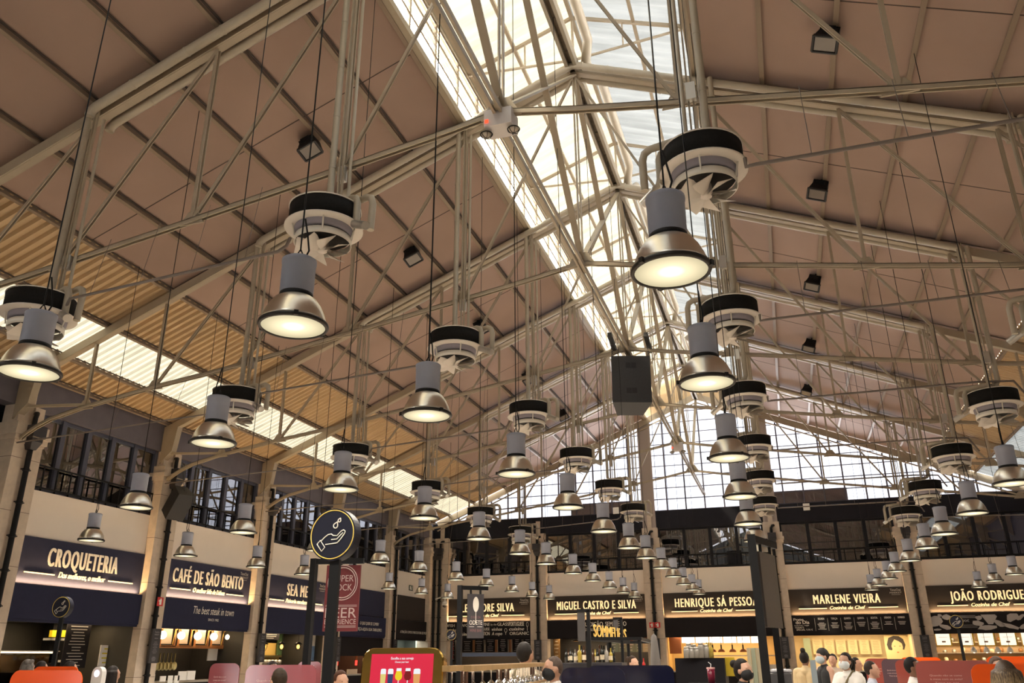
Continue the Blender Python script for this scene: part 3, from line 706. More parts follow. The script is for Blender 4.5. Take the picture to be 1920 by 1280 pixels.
fr0 = Frame((BX0+0.42, YB, 0), (1,0,0), (0,-1,0)); pillar(fr0, 'stone corner pillar at the left end of the far wall')
# ---------------------------------------------------------------- shop signs
def strip_light(fr, half):
    l = bpy.data.objects.new('sign_light', bpy.data.lights.new('sign_light', 'AREA')); COL.objects.link(l)
    l.data.shape = 'RECTANGLE'; l.data.size = 2*half-0.2; l.data.size_y = 0.05; l.data.energy = SIGN_W; l.data.color = (1.0, 0.62, 0.28)
    l.location = fr.p(0, ZSB+0.02, 0.13)
    z = (Vector((0,0,1))*0.9 - fr.n*0.5).normalized()       # shines up and back on the sign
    x = fr.u; y = (z.cross(x)).normalized()
    l.matrix_world = Matrix((x, -y, -z)).transposed().to_4x4(); l.location = fr.p(0, ZSB+0.02, 0.13)
def shop(fr, half, pm, title, sub, tw, th, label, glow=True, logo=True, led_end=1, short=False):
    t = thing('shop_sign', label, 'sign', fr.p(0, ZSB, 0))
    mb = MB(); fr.box(mb, -half, half, ZSB, ZST, 0.0, 0.05); part('panel', mb, M('sign_black', (0.034, 0.029, 0.028), 0.7, 0, 0.1, 9, spec=0.2) if pm is charcoal else M('sign_navy', (0.026, 0.029, 0.06), 0.7, 0, 0.1, 9, spec=0.2), t)
    lm = letter_glow if glow == 2 else letter
    if title:
        mb = MB(); put_text(mb, fr, title, 0.0, ZSB+0.44, 0.066, th, tw, bold=0.028, depth=0.014, sp=1.22); part('lettering', mb, lm, t)
        mb = MB(); put_text(mb, fr, sub, 0.0, ZSB+0.20, 0.085, 0.14, min(1.5, 0.095*len(sub)), bold=0.02, shear=0.3, depth=0.02, lift=0.0)
        sw = min(1.5, 0.095*len(sub))/2+0.12; b = half*0.84
        for s in (-1, 1):
            a = sorted((s*sw, s*b)); ru = MB(); fr.box(ru, a[0], a[1], ZSB+0.235, ZSB+0.262, 0.06, 0.08); part('rule', ru, letter_glow, t)
        part('tagline', mb, letter_glow, t)
    if logo:
        mb = MB(); put_text(mb, fr, 'TimeOut', half-0.38, ZST-0.17, 0.06, 0.10, 0.42, bold=0.02, depth=0); put_text(mb, fr, 'MARKET', half-0.38, ZST-0.27, 0.06, 0.07, 0.46, bold=0.02, depth=0)
        fr.box(mb, half-0.55, half-0.21, ZST-0.32, ZST-0.31, 0.05, 0.06)
        part('logo', mb, M('logo_grey', (0.45, 0.43, 0.42), 0.5), t)
    if glow:
        mb = MB(); e = half+0.02
        for s in led_end: fr.box(mb, s*e-0.022, s*e+0.022, ZSB, ZST-0.02 if not short else ZSB+0.8, -0.05, 0.02)
        part('led_strip', mb, led, t); strip_light(fr, half)
def fascia(fr, half, pm, label, z0=ZF2, cat='fascia'):
    t = thing('shop_fascia', label, cat, fr.p(0, z0, 0))
    mb = MB(); fr.box(mb, -half, half, z0, ZSB-0.02, 0.0, 0.16); fr.box(mb, -half, half, z0-0.06, z0, 0.0, 0.13); part('panel', mb, pm, t); return t
LW = [w/2-0.415 for w in WL]
shop(FL[0], LW[0], navy, 'CROQUETERIA', 'Dos melhores, o melhor', 2.25, 0.44, 'navy shop sign with cream capitals, nearest on the left wall', logo=False, led_end=(1,))
shop(FL[1], LW[1], navy, 'CAFÉ DE SÃO BENTO', 'O melhor bife de Lisboa', 3.35, 0.40, 'navy shop sign with cream capitals, second along the left wall', led_end=(1,))
shop(FL[2], LW[2], navy, 'SEA ME', 'Peixaria moderna', 1.35, 0.42, 'navy shop sign with two short cream words, third along the left wall', led_end=(1,))
shop(FL[3], LW[3], navy, '', '', 0, 0, 'blank navy shop sign behind the maroon board, fourth along the left wall', glow=False, logo=False)
shop(FL[4], LW[4], charcoal, '', '', 0, 0, 'blank charcoal shop sign at the far end of the left wall', glow=False, logo=False)
t = fascia(FL[0], LW[0], navy, 'plain navy fascia under the nearest left shop sign')
t = fascia(FL[1], LW[1], navy, 'navy fascia with a white italic slogan, under the second left shop sign')
mb = MB(); put_text(mb, FL[1], 'The best steak in town', 0.25, 2.9, 0.163, 0.22, 1.95, bold=0.01, shear=0.25, depth=0); put_text(mb, FL[1], 'SINCE 1982', 0.25, 2.72, 0.163, 0.07, 0.5, bold=0.01, depth=0); part('lettering', mb, letter, t)
fascia(FL[2], LW[2], navy, 'plain navy fascia under the third left shop sign')
t = fascia(FL[3], LW[3], navy, 'navy fascia with two lines of white italics, behind the maroon board', z0=2.52)
mb = MB(); put_text(mb, FL[3], 'O QUE QUER SE COMER?', 0.55, 2.95, 0.163, 0.12, 1.7, bold=0.02, shear=0.25, depth=0); put_text(mb, FL[3], 'PEÇA AQUI A SUA TABULEIRO.', 0.6, 2.72, 0.163, 0.12, 2.2, bold=0.02, shear=0.25, depth=0); part('lettering', mb, letter, t)
t = fascia(FL[4], LW[4], charcoal, 'charcoal fascia with one small white line, far end of left wall', z0=2.48)
mb = MB(); put_text(mb, FL[4], 'ATENÇÃO COPOS E PRATOS FORA DE MONTRA.', 0.2, 2.72, 0.163, 0.11, 3.3, bold=0.02, shear=0.2, depth=0); part('lettering', mb, letter, t)
BH = BW/2-0.37
for k, (ti, tw) in enumerate((('ALEXANDRE SILVA', 2.9), ('MIGUEL CASTRO E SILVA', 3.72), ('HENRIQUE SÁ PESSOA', 3.6), ('MARLENE VIEIRA', 2.66), ('JOÃO RODRIGUES', 2.85))):
    shop(FB[k], BH, charcoal, ti, 'Cozinha de Chef', tw, 0.385, 'black shop sign with lit capitals, %s from the left on the far wall' % ORD[k], glow=2, led_end=((-1,) if k < 3 else (1,)))
cap = [fascia(FB[k], BH, charcoal, lab) for k, lab in enumerate((
    'black fascia covered in mixed white lettering, leftmost on the far wall', 'black fascia with one white slogan, second from the left on the far wall',
    'plain black fascia in the middle of the far wall', 'black fascia listing the days of the week, fourth on the far wall', 'black fascia with white food drawings, at the right of the far wall'))]
n = 0.163; fr = FB[0]; mb = MB()
def T(txt, a, z, h, w, bold=0.02, sh=0.0): put_text(mb, fr, txt, a, z, n, h, w, bold=bold, shear=sh, depth=0)
T('CODFISH', -1.9, 3.06, 0.14, 0.75); T('cozinha', -1.75, 2.86, 0.14, 0.6, 0.01, 0.3); T('moderna', -1.75, 2.66, 0.14, 0.6, 0.01, 0.3)
T('SEAFOOD', -0.95, 3.06, 0.13, 0.7); T('Alentejo', -0.85, 2.66, 0.15, 0.8, 0.02, 0.3)
T('WINE', 0.05, 3.08, 0.15, 0.45); T('by the', 0.47, 3.1, 0.09, 0.3, 0.01, 0.2); T('GLASS', 0.95, 3.08, 0.15, 0.58)
T('PORTUGUESE', -0.1, 2.88, 0.13, 0.74); T('TRADITION', -0.1, 2.66, 0.17, 0.74); T('vinhos', 0.64, 2.86, 0.15, 0.52, 0.02, 0.3); T('A copo', 0.64, 2.66, 0.15, 0.52, 0.02, 0.2)
T('PORTUGUESE', 1.62, 3.06, 0.19, 0.74); T('cuisine', 1.62, 2.86, 0.15, 0.74, 0.02, 0.3); T('ORGANIC', 1.75, 2.66, 0.14, 0.95)
mb.tube([fr.p(1.08, 2.68, n), fr.p(1.08, 2.78, n)], 0.01, 5); mb.tube([fr.p(1.08+0.06*cos(a), 2.87+0.09*sin(a), n) for a in [2*pi*i/12 for i in range(13)]], 0.009, 5)
mb.tube([fr.p(2.15+0.05*cos(a), 3.12+0.1*sin(a), n) for a in [2*pi*i/12 for i in range(13)]], 0.009, 5); mb.tube([fr.p(2.15, 3.02, n), fr.p(2.15, 2.84, n)], 0.012, 5)
part('lettering', mb, letter, cap[0])
fr = FB[1]; mb = MB(); T('TRADIÇÃO, SEM MEDO', 0.35, 2.98, 0.2, 2.1); T('ESTABLISHED TRADITIONS', 0.2, 2.78, 0.12, 1.6); part('lettering', mb, letter, cap[1])
fr = FB[3]; mb = MB()
T('Prato', -2.05, 3.06, 0.11, 0.4, 0.03); T('do Dia', -1.9, 2.93, 0.14, 0.55, 0.03); T('tradicional - veggie', -1.95, 2.85, 0.05, 0.6, 0.0); T("TODAY'S", -2.05, 2.75, 0.07, 0.36); T('SPECIAL', -2.0, 2.66, 0.07, 0.36); T('9,90 €', -1.65, 2.66, 0.07, 0.26, 0.0)
days = ('SEGUNDA', 'TERÇA', 'QUARTA', 'QUINTA', 'SEXTA', 'SÁBADO', 'DOMINGO')
for i, d in enumerate(days):
    a = -1.13+i*0.525; T(d, a, 3.09, 0.08, 0.26, 0.02)
    fr.box(mb, a-0.27, a-0.262, 2.64, 3.15, n-0.002, n)
    for j in range((6, 5, 6, 4, 6, 3, 3)[i]): w = 0.10+0.09*((i*5+j*3) % 4)/4; fr.box(mb, a-w, a+w, 2.95-j*0.05, 2.965-j*0.05, n-0.002, n)
part('lettering', mb, letter, cap[3])
fr = FB[4]; mb = MB(); rnd = random.Random(3)
def blob(a, z, ra, rz, k=12, rot=0.0, j=0.16):
    P = []
    for i in range(k):
        q = 2*pi*i/k; r = 1+rnd.uniform(-j, j); x, y = ra*r*cos(q), rz*r*sin(q)
        P.append(fr.p(a+x*cos(rot)-y*sin(rot), z+x*sin(rot)+y*cos(rot), n))
    mb.add(P, [tuple(range(k))])
blob(-2.2, 2.95, 0.3, 0.2, 18, 0.2, 0.08); blob(-1.85, 2.72, 0.22, 0.09, 10, -0.3); blob(-2.15, 2.62, 0.14, 0.04); blob(-1.75, 3.1, 0.17, 0.11, 9, 0, 0.3); blob(-1.98, 3.17, 0.08, 0.05)
P = [fr.p(-0.47, 3.17, n), fr.p(0.05, 3.17, n), fr.p(0.12, 3.1, n), fr.p(-0.08, 2.8, n), fr.p(-0.25, 2.8, n)]; mb.add(P, [tuple(range(5))][::1])
blob(-0.55, 3.05, 0.12, 0.09); blob(-0.62, 2.85, 0.2, 0.1, 12, -0.2); blob(-0.3, 2.68, 0.38, 0.09, 14, 0.05); blob(0.15, 2.82, 0.2, 0.1, 10, -0.6); blob(0.5, 2.72, 0.34, 0.08, 12, -0.35, 0.2)
blob(0.65, 3.05, 0.25, 0.14, 12, 0.3, 0.2); blob(0.95, 3.05, 0.2, 0.07, 10, 0.6, 0.2); blob(1.15, 2.72, 0.33, 0.12, 12, 0.2); blob(1.5, 3.08, 0.25, 0.1, 9, 0, 0.3); blob(1.9, 2.85, 0.3, 0.2, 14, 0.3, 0.2)
part('drawings', mb, M('chalk_grey', (0.42, 0.40, 0.40), 0.6), cap[4])
mb = MB(); T('8,90€', -1.1, 2.9, 0.1, 0.36, 0.02)
for j in range(4): fr.box(mb, -1.35, -0.62-0.05*(j % 2), 3.05+j*0.03, 3.062+j*0.03, n-0.002, n)
for j in range(3): fr.box(mb, -1.3, -0.66, 2.68+j*0.05, 2.69+j*0.05, n-0.002, n)
part('lettering', mb, MATS['grey_letter'], cap[4])
# small red and white notices, exit sign, camera
def fire_sign(fr, a, z, nn, lab, two=False):
    t = thing('fire_notice', lab, 'sign', fr.p(a, z, nn))
    for k in ((-1, 1) if two else (0,)):
        c = a+k*0.13; mb = MB(); fr.box(mb, c-0.115, c+0.115, z-0.115, z+0.115, nn, nn+0.012); part('panel', mb, M('notice_red', (0.55, 0.03, 0.03), 0.5), t)
        mb = MB(); fr.box(mb, c-0.035, c+0.045, z-0.08, z+0.05, nn+0.012, nn+0.016); fr.box(mb, c-0.01, c+0.03, z+0.05, z+0.085, nn+0.012, nn+0.016); fr.box(mb, c-0.07, c-0.035, z+0.0, z+0.04, nn+0.012, nn+0.016); part('symbol', mb, white, t)
fire_sign(Frame((XL, PYS[1], 0), (0,1,0), (1,0,0)), 0.0, 3.12, 0.42, 'small red fire notice with a white symbol on the second left pillar')
fire_sign(Frame((BX0+2*BW, YB, 0), (1,0,0), (0,-1,0)), 0.0, 2.98, 0.42, 'pair of small red fire notices on a pillar of the far wall', True)
fr = FL[4]; a, z = on(fr, 770, 1102); t = thing('exit_sign', 'small dark green running-man exit sign on the white wall, far left', 'sign', fr.p(a, z, 0))
mb = MB(); fr.box(mb, a-0.2, a+0.2, z-0.12, z+0.12, 0, 0.03); part('panel', mb, M('exit_green', (0.03, 0.06, 0.04), 0.5), t)
mb = MB(); fr.box(mb, a-0.16, a-0.04, z-0.08, z+0.08, 0.03, 0.034); mb.ball(fr.p(a+0.08, z+0.07, 0.035), 0.025, 8); mb.tube([fr.p(a+0.07, z+0.04, 0.034), fr.p(a+0.06, z-0.01, 0.034), fr.p(a+0.1, z-0.09, 0.034)], 0.012, 5); mb.tube([fr.p(a+0.06, z-0.01, 0.034), fr.p(a+0.01, z-0.08, 0.034)], 0.012, 5); mb.tube([fr.p(a+0.02, z+0.02, 0.034), fr.p(a+0.13, z+0.02, 0.034)], 0.01, 5); part('symbol', mb, white, t)
q = Vector((XL+0.95, YB-0.5, 4.1)); t = thing('security_camera', 'white dome security camera on an arm in the far left corner', 'camera', q)
part('arm', MB().tube([(XL+0.45, YB-0.5, 4.35), (XL+0.7, YB-0.5, 4.42), q+Vector((0,0,0.28)), q+Vector((0,0,0.12))], 0.035, 8), white, t)
part('dome', MB().lathe([(0.0, 0.14), (0.1, 0.13), (0.15, 0.05), (0.15, -0.05), (0.0, -0.06)], 20, q), white, t)
part('lens', MB().ball(q+Vector((0,0,-0.06)), 0.11, 12, (1,1,0.9)), M('camera_lens', (0.1, 0.1, 0.11), 0.1), t)
# ---------------------------------------------------------------- stalls behind the shop fronts
def stall(fr, half, depth, wall_c, label, watt=1.0, col=(1.0, 0.72, 0.42)):
    wm = M('stall_wall_%02d' % len(MATS), wall_c, 0.55, 0, 0.1, 5)
    mb = MB(); fr.box(mb, -half-0.3, half+0.3, 0, 2.62, -depth-0.1, -depth)
    for s in (-1, 1):
        a = sorted((s*half, s*(half+0.1))); fr.box(mb, a[0], a[1], 0, 2.54, -depth, 0.0)
    fr.box(mb, -half, half, 2.56, 2.62, -depth, -0.31)
    struct('wall_stall', mb, wm, label=label, cat='wall')
    l = bpy.data.objects.new('stall_light', bpy.data.lights.new('stall_light', 'AREA')); COL.objects.link(l)
    l.data.shape = 'RECTANGLE'; l.data.size = 2*half-0.6; l.data.size_y = 0.5; l.data.energy = STALL_W*watt; l.data.color = col; l.location = fr.p(0, 2.54, -depth*0.45)
    if abs(fr.u.y) > 0.5: l.rotation_euler = (0, 0, pi/2)
    mb = MB(); fr.box(mb, -half+0.02, half-0.02, 0, 1.02, -0.75, -0.1); mb.cur = 1; fr.box(mb, -half+0.02, half-0.02, 1.02, 1.07, -0.8, -0.04)
    return solo('shop_counter', mb, [charcoal, M('counter_top', (0.35, 0.33, 0.30), 0.3)], 'counter of ' + label.replace('back wall of ', ''), 'counter')
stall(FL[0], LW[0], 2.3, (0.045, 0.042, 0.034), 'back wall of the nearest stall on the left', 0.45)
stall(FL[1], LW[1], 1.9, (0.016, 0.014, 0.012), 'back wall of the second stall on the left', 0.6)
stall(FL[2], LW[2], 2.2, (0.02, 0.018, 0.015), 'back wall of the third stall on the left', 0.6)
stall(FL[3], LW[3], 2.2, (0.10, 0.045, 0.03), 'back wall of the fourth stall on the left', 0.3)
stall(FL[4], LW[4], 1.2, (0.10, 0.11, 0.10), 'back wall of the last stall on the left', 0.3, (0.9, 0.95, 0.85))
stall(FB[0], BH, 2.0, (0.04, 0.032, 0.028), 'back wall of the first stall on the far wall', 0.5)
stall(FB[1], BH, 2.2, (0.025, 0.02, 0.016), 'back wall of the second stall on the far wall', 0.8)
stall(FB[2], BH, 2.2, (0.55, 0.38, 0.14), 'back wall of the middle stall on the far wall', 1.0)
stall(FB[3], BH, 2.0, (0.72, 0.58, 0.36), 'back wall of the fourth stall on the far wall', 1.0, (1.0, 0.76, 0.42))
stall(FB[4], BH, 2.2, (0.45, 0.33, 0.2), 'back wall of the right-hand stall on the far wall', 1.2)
def pb(fr, x0, y0, x1, y1, n, th=0.03):          # board covering a pixel rectangle on the plane n of a wall
    a0, z1 = on(fr, x0, (y0+y1)/2, n)[0], on(fr, (x0+x1)/2, y0, n)[1]; a1, z0 = on(fr, x1, (y0+y1)/2, n)[0], on(fr, (x0+x1)/2, y1, n)[1]
    mb = MB(); fr.box(mb, min(a0,a1), max(a0,a1), z0, z1, n-th, n); return mb, min(a0,a1), max(a0,a1), z0, z1
def lines(fr, a0, a1, z0, z1, n, k, seed=1):
    r = random.Random(seed); mb = MB(); h = (z1-z0)/k
    for i in range(k):
        z = z1-(i+0.55)*h; m = (a0+a1)/2; w = (a1-a0)*r.uniform(0.18, 0.42); fr.box(mb, m-w, m+w, z-h*0.14, z+h*0.14, n, n+0.004)
    return mb
dimletter = M('dim_letter', (0.38, 0.36, 0.33), 0.6)
def menu(fr, x0, y0, x1, y1, n, bm, lm, k, label, cat='menu', name='menu_board', seed=1, group=None):
    mb, a0, a1, z0, z1 = pb(fr, x0, y0, x1, y1, n)
    t = thing(name, label, cat, fr.p((a0+a1)/2, z0, n), group); part('panel', mb, bm, t)
    if k: part('lettering', lines(fr, a0+0.03, a1-0.03, z0+0.03, z1-0.03, n, k, seed), lm, t)
    return t, a0, a1, z0, z1
# first left stall: shelf with yellow packets, menu, notice, lit pastry case
fr = FL[0]
menu(fr, 121, 1163, 166, 1252, -0.9, charcoal, dimletter, 15, 'tall dark menu board covered in small white text, nearest left stall')
menu(fr, 187, 1209, 208, 1248, -0.7, white, M('notice_yellow', (0.7, 0.55, 0.02), 0.6), 4, 'white paper notice beside the lit column, nearest left stall', 'notice', 'paper_notice')
mb, a0, a1, z0, z1 = pb(fr, 210, 1168, 247, 1207, -1.1, 0.3); solo('column_cladding', mb, M('warm_plaster', (0.66, 0.5, 0.36), 0.7), 'cream lit panel above a dark door, nearest left stall', 'panel')
mb, a0, a1, z0, z1 = pb(fr, 210, 1207, 240, 1275, -1.1, 0.3); solo('stall_door', mb, black, 'dark door under the cream panel, nearest left stall', 'door')
mb, a0, a1, z0, z1 = pb(fr, 95, 1160, 124, 1250, -1.6, 0.3); t = thing('shelf_unit', 'black shelf unit behind the counter, nearest left stall', 'shelf', fr.p(a0, z0, -1.6)); part('panel', mb, black, t)
for i, py in enumerate((1196, 1237)):
    b, *_ = pb(fr, 95, py, 124, py+4, -1.45, 0.25); part('shelf', b, white, t)
for i, (x0, x1) in enumerate(((98, 108), (114, 125))):
    b, *_ = pb(fr, x0, 1181, x1, 1194, -1.35, 0.1); solo('yellow_packet', b, M('packet_yellow', (0.75, 0.6, 0.02), 0.5), 'yellow packet on the black shelf, %s of two' % ('left', 'right')[i], 'packet', 'yellow packets')
b, a0, a1, z0, z1 = pb(fr, -30, 1221, 100, 1224, -0.5, 0.05); t = thing('pastry_case', 'glass pastry case with a glowing light bar, nearest left stall', 'case', fr.p(a0, 1.07, -0.6)); part('light_bar', b, M_emit('case_light', (1.0, 0.72, 0.4), 1.6), t)
mb = MB(); fr.box(mb, a0, a1, z1, z1+0.02, -0.75, -0.3); mb.cur = 1; fr.box(mb, a0, a1, 1.07, z0-0.02, -0.32, -0.31); part('case_glass', mb, [galv, glassc], t)
rr = random.Random(5)
for i in range(14):
    q = fr.p(a0+0.15+(a1-a0-0.3)*i/14, 1.12+0.03*(i % 2), -0.5+0.08*(i % 3-1)); solo('croquette', MB().capsule(q, q+Vector((0.0, 0.1, 0.02)), 0.045, 0.04, 8), M('fried_crust', (0.5, 0.26, 0.06), 0.7, 0, 0.3, 20), 'golden croquette in the lit pastry case', 'croquette', 'croquettes in the pastry case')
# second left stall: framed mirrors with globe lamps, pans, notice
fr = FL[1]; wood = M('warm_wood', (0.28, 0.11, 0.035), 0.4, 0, 0.25, 12)
for i, (x0, x1) in enumerate(((299, 326), (333, 356), (364, 388), (395, 417))):
    _, a0, a1, z0, z1 = pb(fr, x0, 1175, x1, 1212, -0.8)
    t = thing('arched_frame', 'wooden arched frame holding a paper menu, %s from the left above the second left counter' % ORD[i], 'frame', fr.p(a0, z0, -0.8), 'arched wooden frames')
    mb = MB(); mb.tube([fr.p(a0, z0, -0.75), fr.p(a0, z1-0.12, -0.75), fr.p(a0+0.05, z1-0.03, -0.75), fr.p(a0+0.12, z1, -0.75), fr.p(a1-0.05, z1, -0.75), fr.p(a1, z1-0.05, -0.75), fr.p(a1, z0, -0.75)], 0.03, 8); fr.box(mb, a0, a1, z0, z0+0.04, -0.8, -0.7)
    part('surround', mb, wood, t)
    mb = MB(); fr.box(mb, a0+0.1, a1-0.1, z0+0.08, z1-0.04, -0.8, -0.78); part('paper', mb, M('menu_paper', (0.7, 0.55, 0.42), 0.7), t)
for i, x in enumerate((305, 340, 371, 401, 429)):
    a, z = on(fr, x, 1190+i, -0.6); t = thing('globe_lamp', 'glowing round wall lamp, %s from the left above the second left counter' % ORD[i], 'lamp', fr.p(a, z, -0.6), 'glowing globe lamps')
    part('globe', MB().ball(fr.p(a, z, -0.6), 0.115, 16), M_emit('globe_glow', (1.0, 0.78, 0.42), 4.5), t)
    part('bracket', MB().tube([fr.p(a, z+0.1, -0.6), fr.p(a-0.03, z+0.2, -0.65), fr.p(a-0.12, z+0.16, -0.72), fr.p(a-0.16, z-0.25, -0.75)], 0.015, 6), M('brass', (0.6, 0.38, 0.1), 0.3, 0.9), t)
b, a0, a1, z0, z1 = pb(fr, 288, 1211, 420, 1215, -0.7, 0.3); solo('picture_shelf', b, wood, 'long wooden shelf under the arched frames, second left stall', 'shelf')
b, *_ = pb(fr, 423, 1180, 457, 1260, -1.0, 0.3); solo('column_cladding', b, M('sand_plaster', (0.62, 0.42, 0.18), 0.7), 'sand-coloured column at the right of the second left stall', 'panel')
menu(fr, 390, 1216, 414, 1238, -0.9, white, dimletter, 0, 'blank white notice pinned under the shelf, second left stall', 'notice', 'paper_notice')
for i in range(7):
    x = 287+i*7; a, z = on(fr, x, 1224, -0.9); t = thing('frying_pan', 'metal pan hanging by its handle, %s from the left in the second left stall' % ORD[i], 'pan', fr.p(a, z, -0.9), 'hanging pans')
    part('handle', MB().bar(fr.p(a, z, -0.9), fr.p(a, z-0.26, -0.9), 0.03, 0.015), M('yellow_steel', (0.5, 0.42, 0.2), 0.3, 0.9), t)
    q = fr.n.to_track_quat('Z', 'Y'); c = fr.p(a, z-0.36, -0.9); mb = MB().lathe([(0, -0.03), (0.09, -0.03), (0.12, 0.02), (0.115, 0.02), (0.085, -0.02), (0, -0.02)], 16); mb.v = [c+q@v for v in mb.v]; part('bowl', mb, MATS['yellow_steel'], t)
for i, (x0, x1, y0, y1, mt, w) in enumerate(((278, 290, 1264, 1280, white, 'white card'), (300, 311, 1267, 1277, white, 'small white card'), (315, 324, 1266, 1280, white, 'narrow menu card'), (327, 336, 1266, 1280, white, 'second narrow menu card'), (334, 351, 1258, 1275, white, 'open menu, left page'), (350, 366, 1257, 1274, white, 'open menu, right page'))):
    b, *_ = pb(fr, x0, y0, x1, y1, 0.1, 0.015); solo('menu_card', b, mt, w + ' standing on the second left counter', 'menu')
# third left stall: kitchen with cage lamps
fr = FL[2]; b, *_ = pb(fr, 484, 1205, 530, 1246, -1.8, 0.05); solo('kitchen_backsplash', b, M('kitchen_yellow', (0.7, 0.48, 0.14), 0.5), 'yellow lit kitchen wall, third left stall', 'panel')
b, *_ = pb(fr, 484, 1228, 528, 1232, -1.5, 0.3); solo('kitchen_shelf', b, MATS['yellow_steel'], 'steel shelf in the yellow kitchen, third left stall', 'shelf')
for i in range(6):
    a, z = on(fr, 490+i*6.5, 1241, -1.4); solo('kitchen_pot', MB().lathe([(0, 0), (0.1, 0), (0.11, 0.16), (0.1, 0.16), (0.09, 0.02)], 14, fr.p(a, z-0.08, -1.4)), galv, 'small steel pot in the yellow kitchen', 'pot', 'pots in the yellow kitchen')
for i, x in enumerate((495, 528, 559)):
    a, z = on(fr, x, 1212, -0.4); c = fr.p(a, z, -0.4); t = thing('cage_lamp', 'amber bulb in a black cage, %s from the left in the third left stall' % ORD[i], 'lamp', c, 'caged amber lamps')
    part('bulb', MB().ball(c, 0.055, 10, (1,1,1.4)), M_emit('amber', (1.0, 0.5, 0.08), 3.0), t)
    mb = MB().lathe([(0.0, 0.17), (0.05, 0.16), (0.16, 0.08), (0.15, 0.08), (0.04, 0.13)], 16, c)
    for k in range(6): an = pi*k/3; mb.tube([c+Vector((0.1*cos(an), 0.1*sin(an), 0.1)), c+Vector((0.12*cos(an), 0.12*sin(an), 0)), c+Vector((0.07*cos(an), 0.07*sin(an), -0.12)), c+Vector((0,0,-0.14))], 0.006, 4)
    mb.tube([c+Vector((0,0,0.16)), Vector((c.x, c.y, 2.56))], 0.008, 5); part('cage', mb, black, t)
menu(fr, 484, 1182, 524, 1199, -1.0, charcoal, dimletter, 4, 'dark menu strip above the yellow kitchen, third left stall')
for i, (x0, x1) in enumerate(((521, 531), (557, 571))):
    b, *_ = pb(fr, x0, 1188, x1, 1232, -1.7, 0.05); solo('leafy_cladding', b, M('foliage', (0.07, 0.13, 0.05), 0.7, 0, 0.9, 40), 'green leafy wall panel, %s in the third left stall' % ('left', 'right')[i], 'panel')
b, a0, a1, z0, z1 = pb(fr, 584, 1188, 604, 1211, -0.3, 0.03); solo('food_poster', b, M('poster_pale', (0.62, 0.58, 0.52), 0.5, 0, 0.3, 6), 'pale food poster at the right of the third left stall', 'poster')
b, a0, a1, z0, z1 = pb(fr, 583, 1211, 600, 1238, -0.3, 0.03); solo('food_poster', b, M('poster_blue', (0.12, 0.2, 0.34), 0.5, 0, 0.6, 6), 'blue poster under the pale one, third left stall', 'poster')
# fourth left stall: dark bulkhead, copper bar with red lights
fr = FL[3]; mb = MB(); fr.box(mb, -LW[3], LW[3], 1.75, 2.45, 0.0, 0.06); solo('bulkhead', mb, charcoal, 'black bulkhead under the fascia of the fourth left stall', 'panel')
copper = M('copper', (0.42, 0.16, 0.07), 0.3, 0.9)
for i, x in enumerate((632, 668)):
    a, z = on(fr, x, 1240, -0.2); c = fr.p(a, z, -0.2); t = thing('beer_tap_lamp', 'tall copper fitting with a red glow, %s of two in the fourth left stall' % ('left', 'right')[i], 'lamp', c, 'red glowing taps')
    part('stem', MB().tube([c+Vector((0,0,0.42)), c+Vector((0,0,0.05))], 0.05, 10), copper, t); part('glow', MB().tube([c+Vector((0,0,0.05)), c+Vector((0,0,-0.14))], 0.045, 10), M_emit('red_glow', (1.0, 0.03, 0.02), 2.0), t)
b, *_ = pb(fr, 652, 1254, 670, 1263, -0.3, 0.05); solo('menu_card', b, cream, 'cream card on the bar of the fourth left stall', 'menu')
fr = FL[4]; b, *_ = pb(fr, 780, 1196, 803, 1262, -0.4, 0.04); solo('lit_screen', b, M('pale_green_panel', (0.55, 0.62, 0.5), 0.5, emit=(0.7, 0.8, 0.62), es=0.35), 'pale green lit panel in the far left corner stall', 'panel')
# far wall, first stall: rows of menus, wine fridge
fr = FB[0]
for i, (x0, x1) in enumerate(((866, 886), (889, 907), (911, 928), (934, 952), (961, 978), (982, 996))):
    menu(fr, x0, 1196, x1, 1222, -0.6, charcoal, dimletter, 7, 'black menu board, %s from the left in the first far stall' % ORD[i], seed=i, group='menu boards of the first far stall')
for i, x in enumerate((888, 930, 956)):
    b, *_ = pb(fr, x-2, 1196, x+2, 1222, -0.55, 0.05); solo('wood_strip', b, wood, 'wooden strip between the menus of the first far stall, %s from the left' % ORD[i], 'trim', 'wooden strips between menus')
b, a0, a1, z0, z1 = pb(fr, 833, 1196, 853, 1240, -0.6, 0.4); t = thing('wine_fridge', 'dark glass wine fridge at the left of the first far stall', 'fridge', fr.p(a0, z0, -0.6)); part('body', b, black, t)
for i in range(5):
    mb = MB(); fr.box(mb, a0+0.04, a1-0.04, z0+0.1+i*0.2, z0+0.12+i*0.2, -0.6, -0.55); part('shelf', mb, galv, t)
for i in range(20):
    a = a0+0.08+(a1-a0-0.16)*(i % 4)/3; z = z0+0.12+(i//4)*0.2; solo('wine_bottle', MB().lathe([(0, 0), (0.035, 0), (0.035, 0.1), (0.012, 0.14), (0.012, 0.18), (0, 0.18)], 10, fr.p(a, z, -0.52)), M('wine_red', (0.22, 0.03, 0.03), 0.2), 'dark red bottle in the wine fridge', 'bottle', 'bottles in the wine fridge')
b, *_ = pb(fr, 866, 1223, 990, 1230, 0.1, 0.4); solo('display_case', b, M('case_blue', (0.2, 0.26, 0.42), 0.3), 'bluish glass display on the first far counter', 'case')
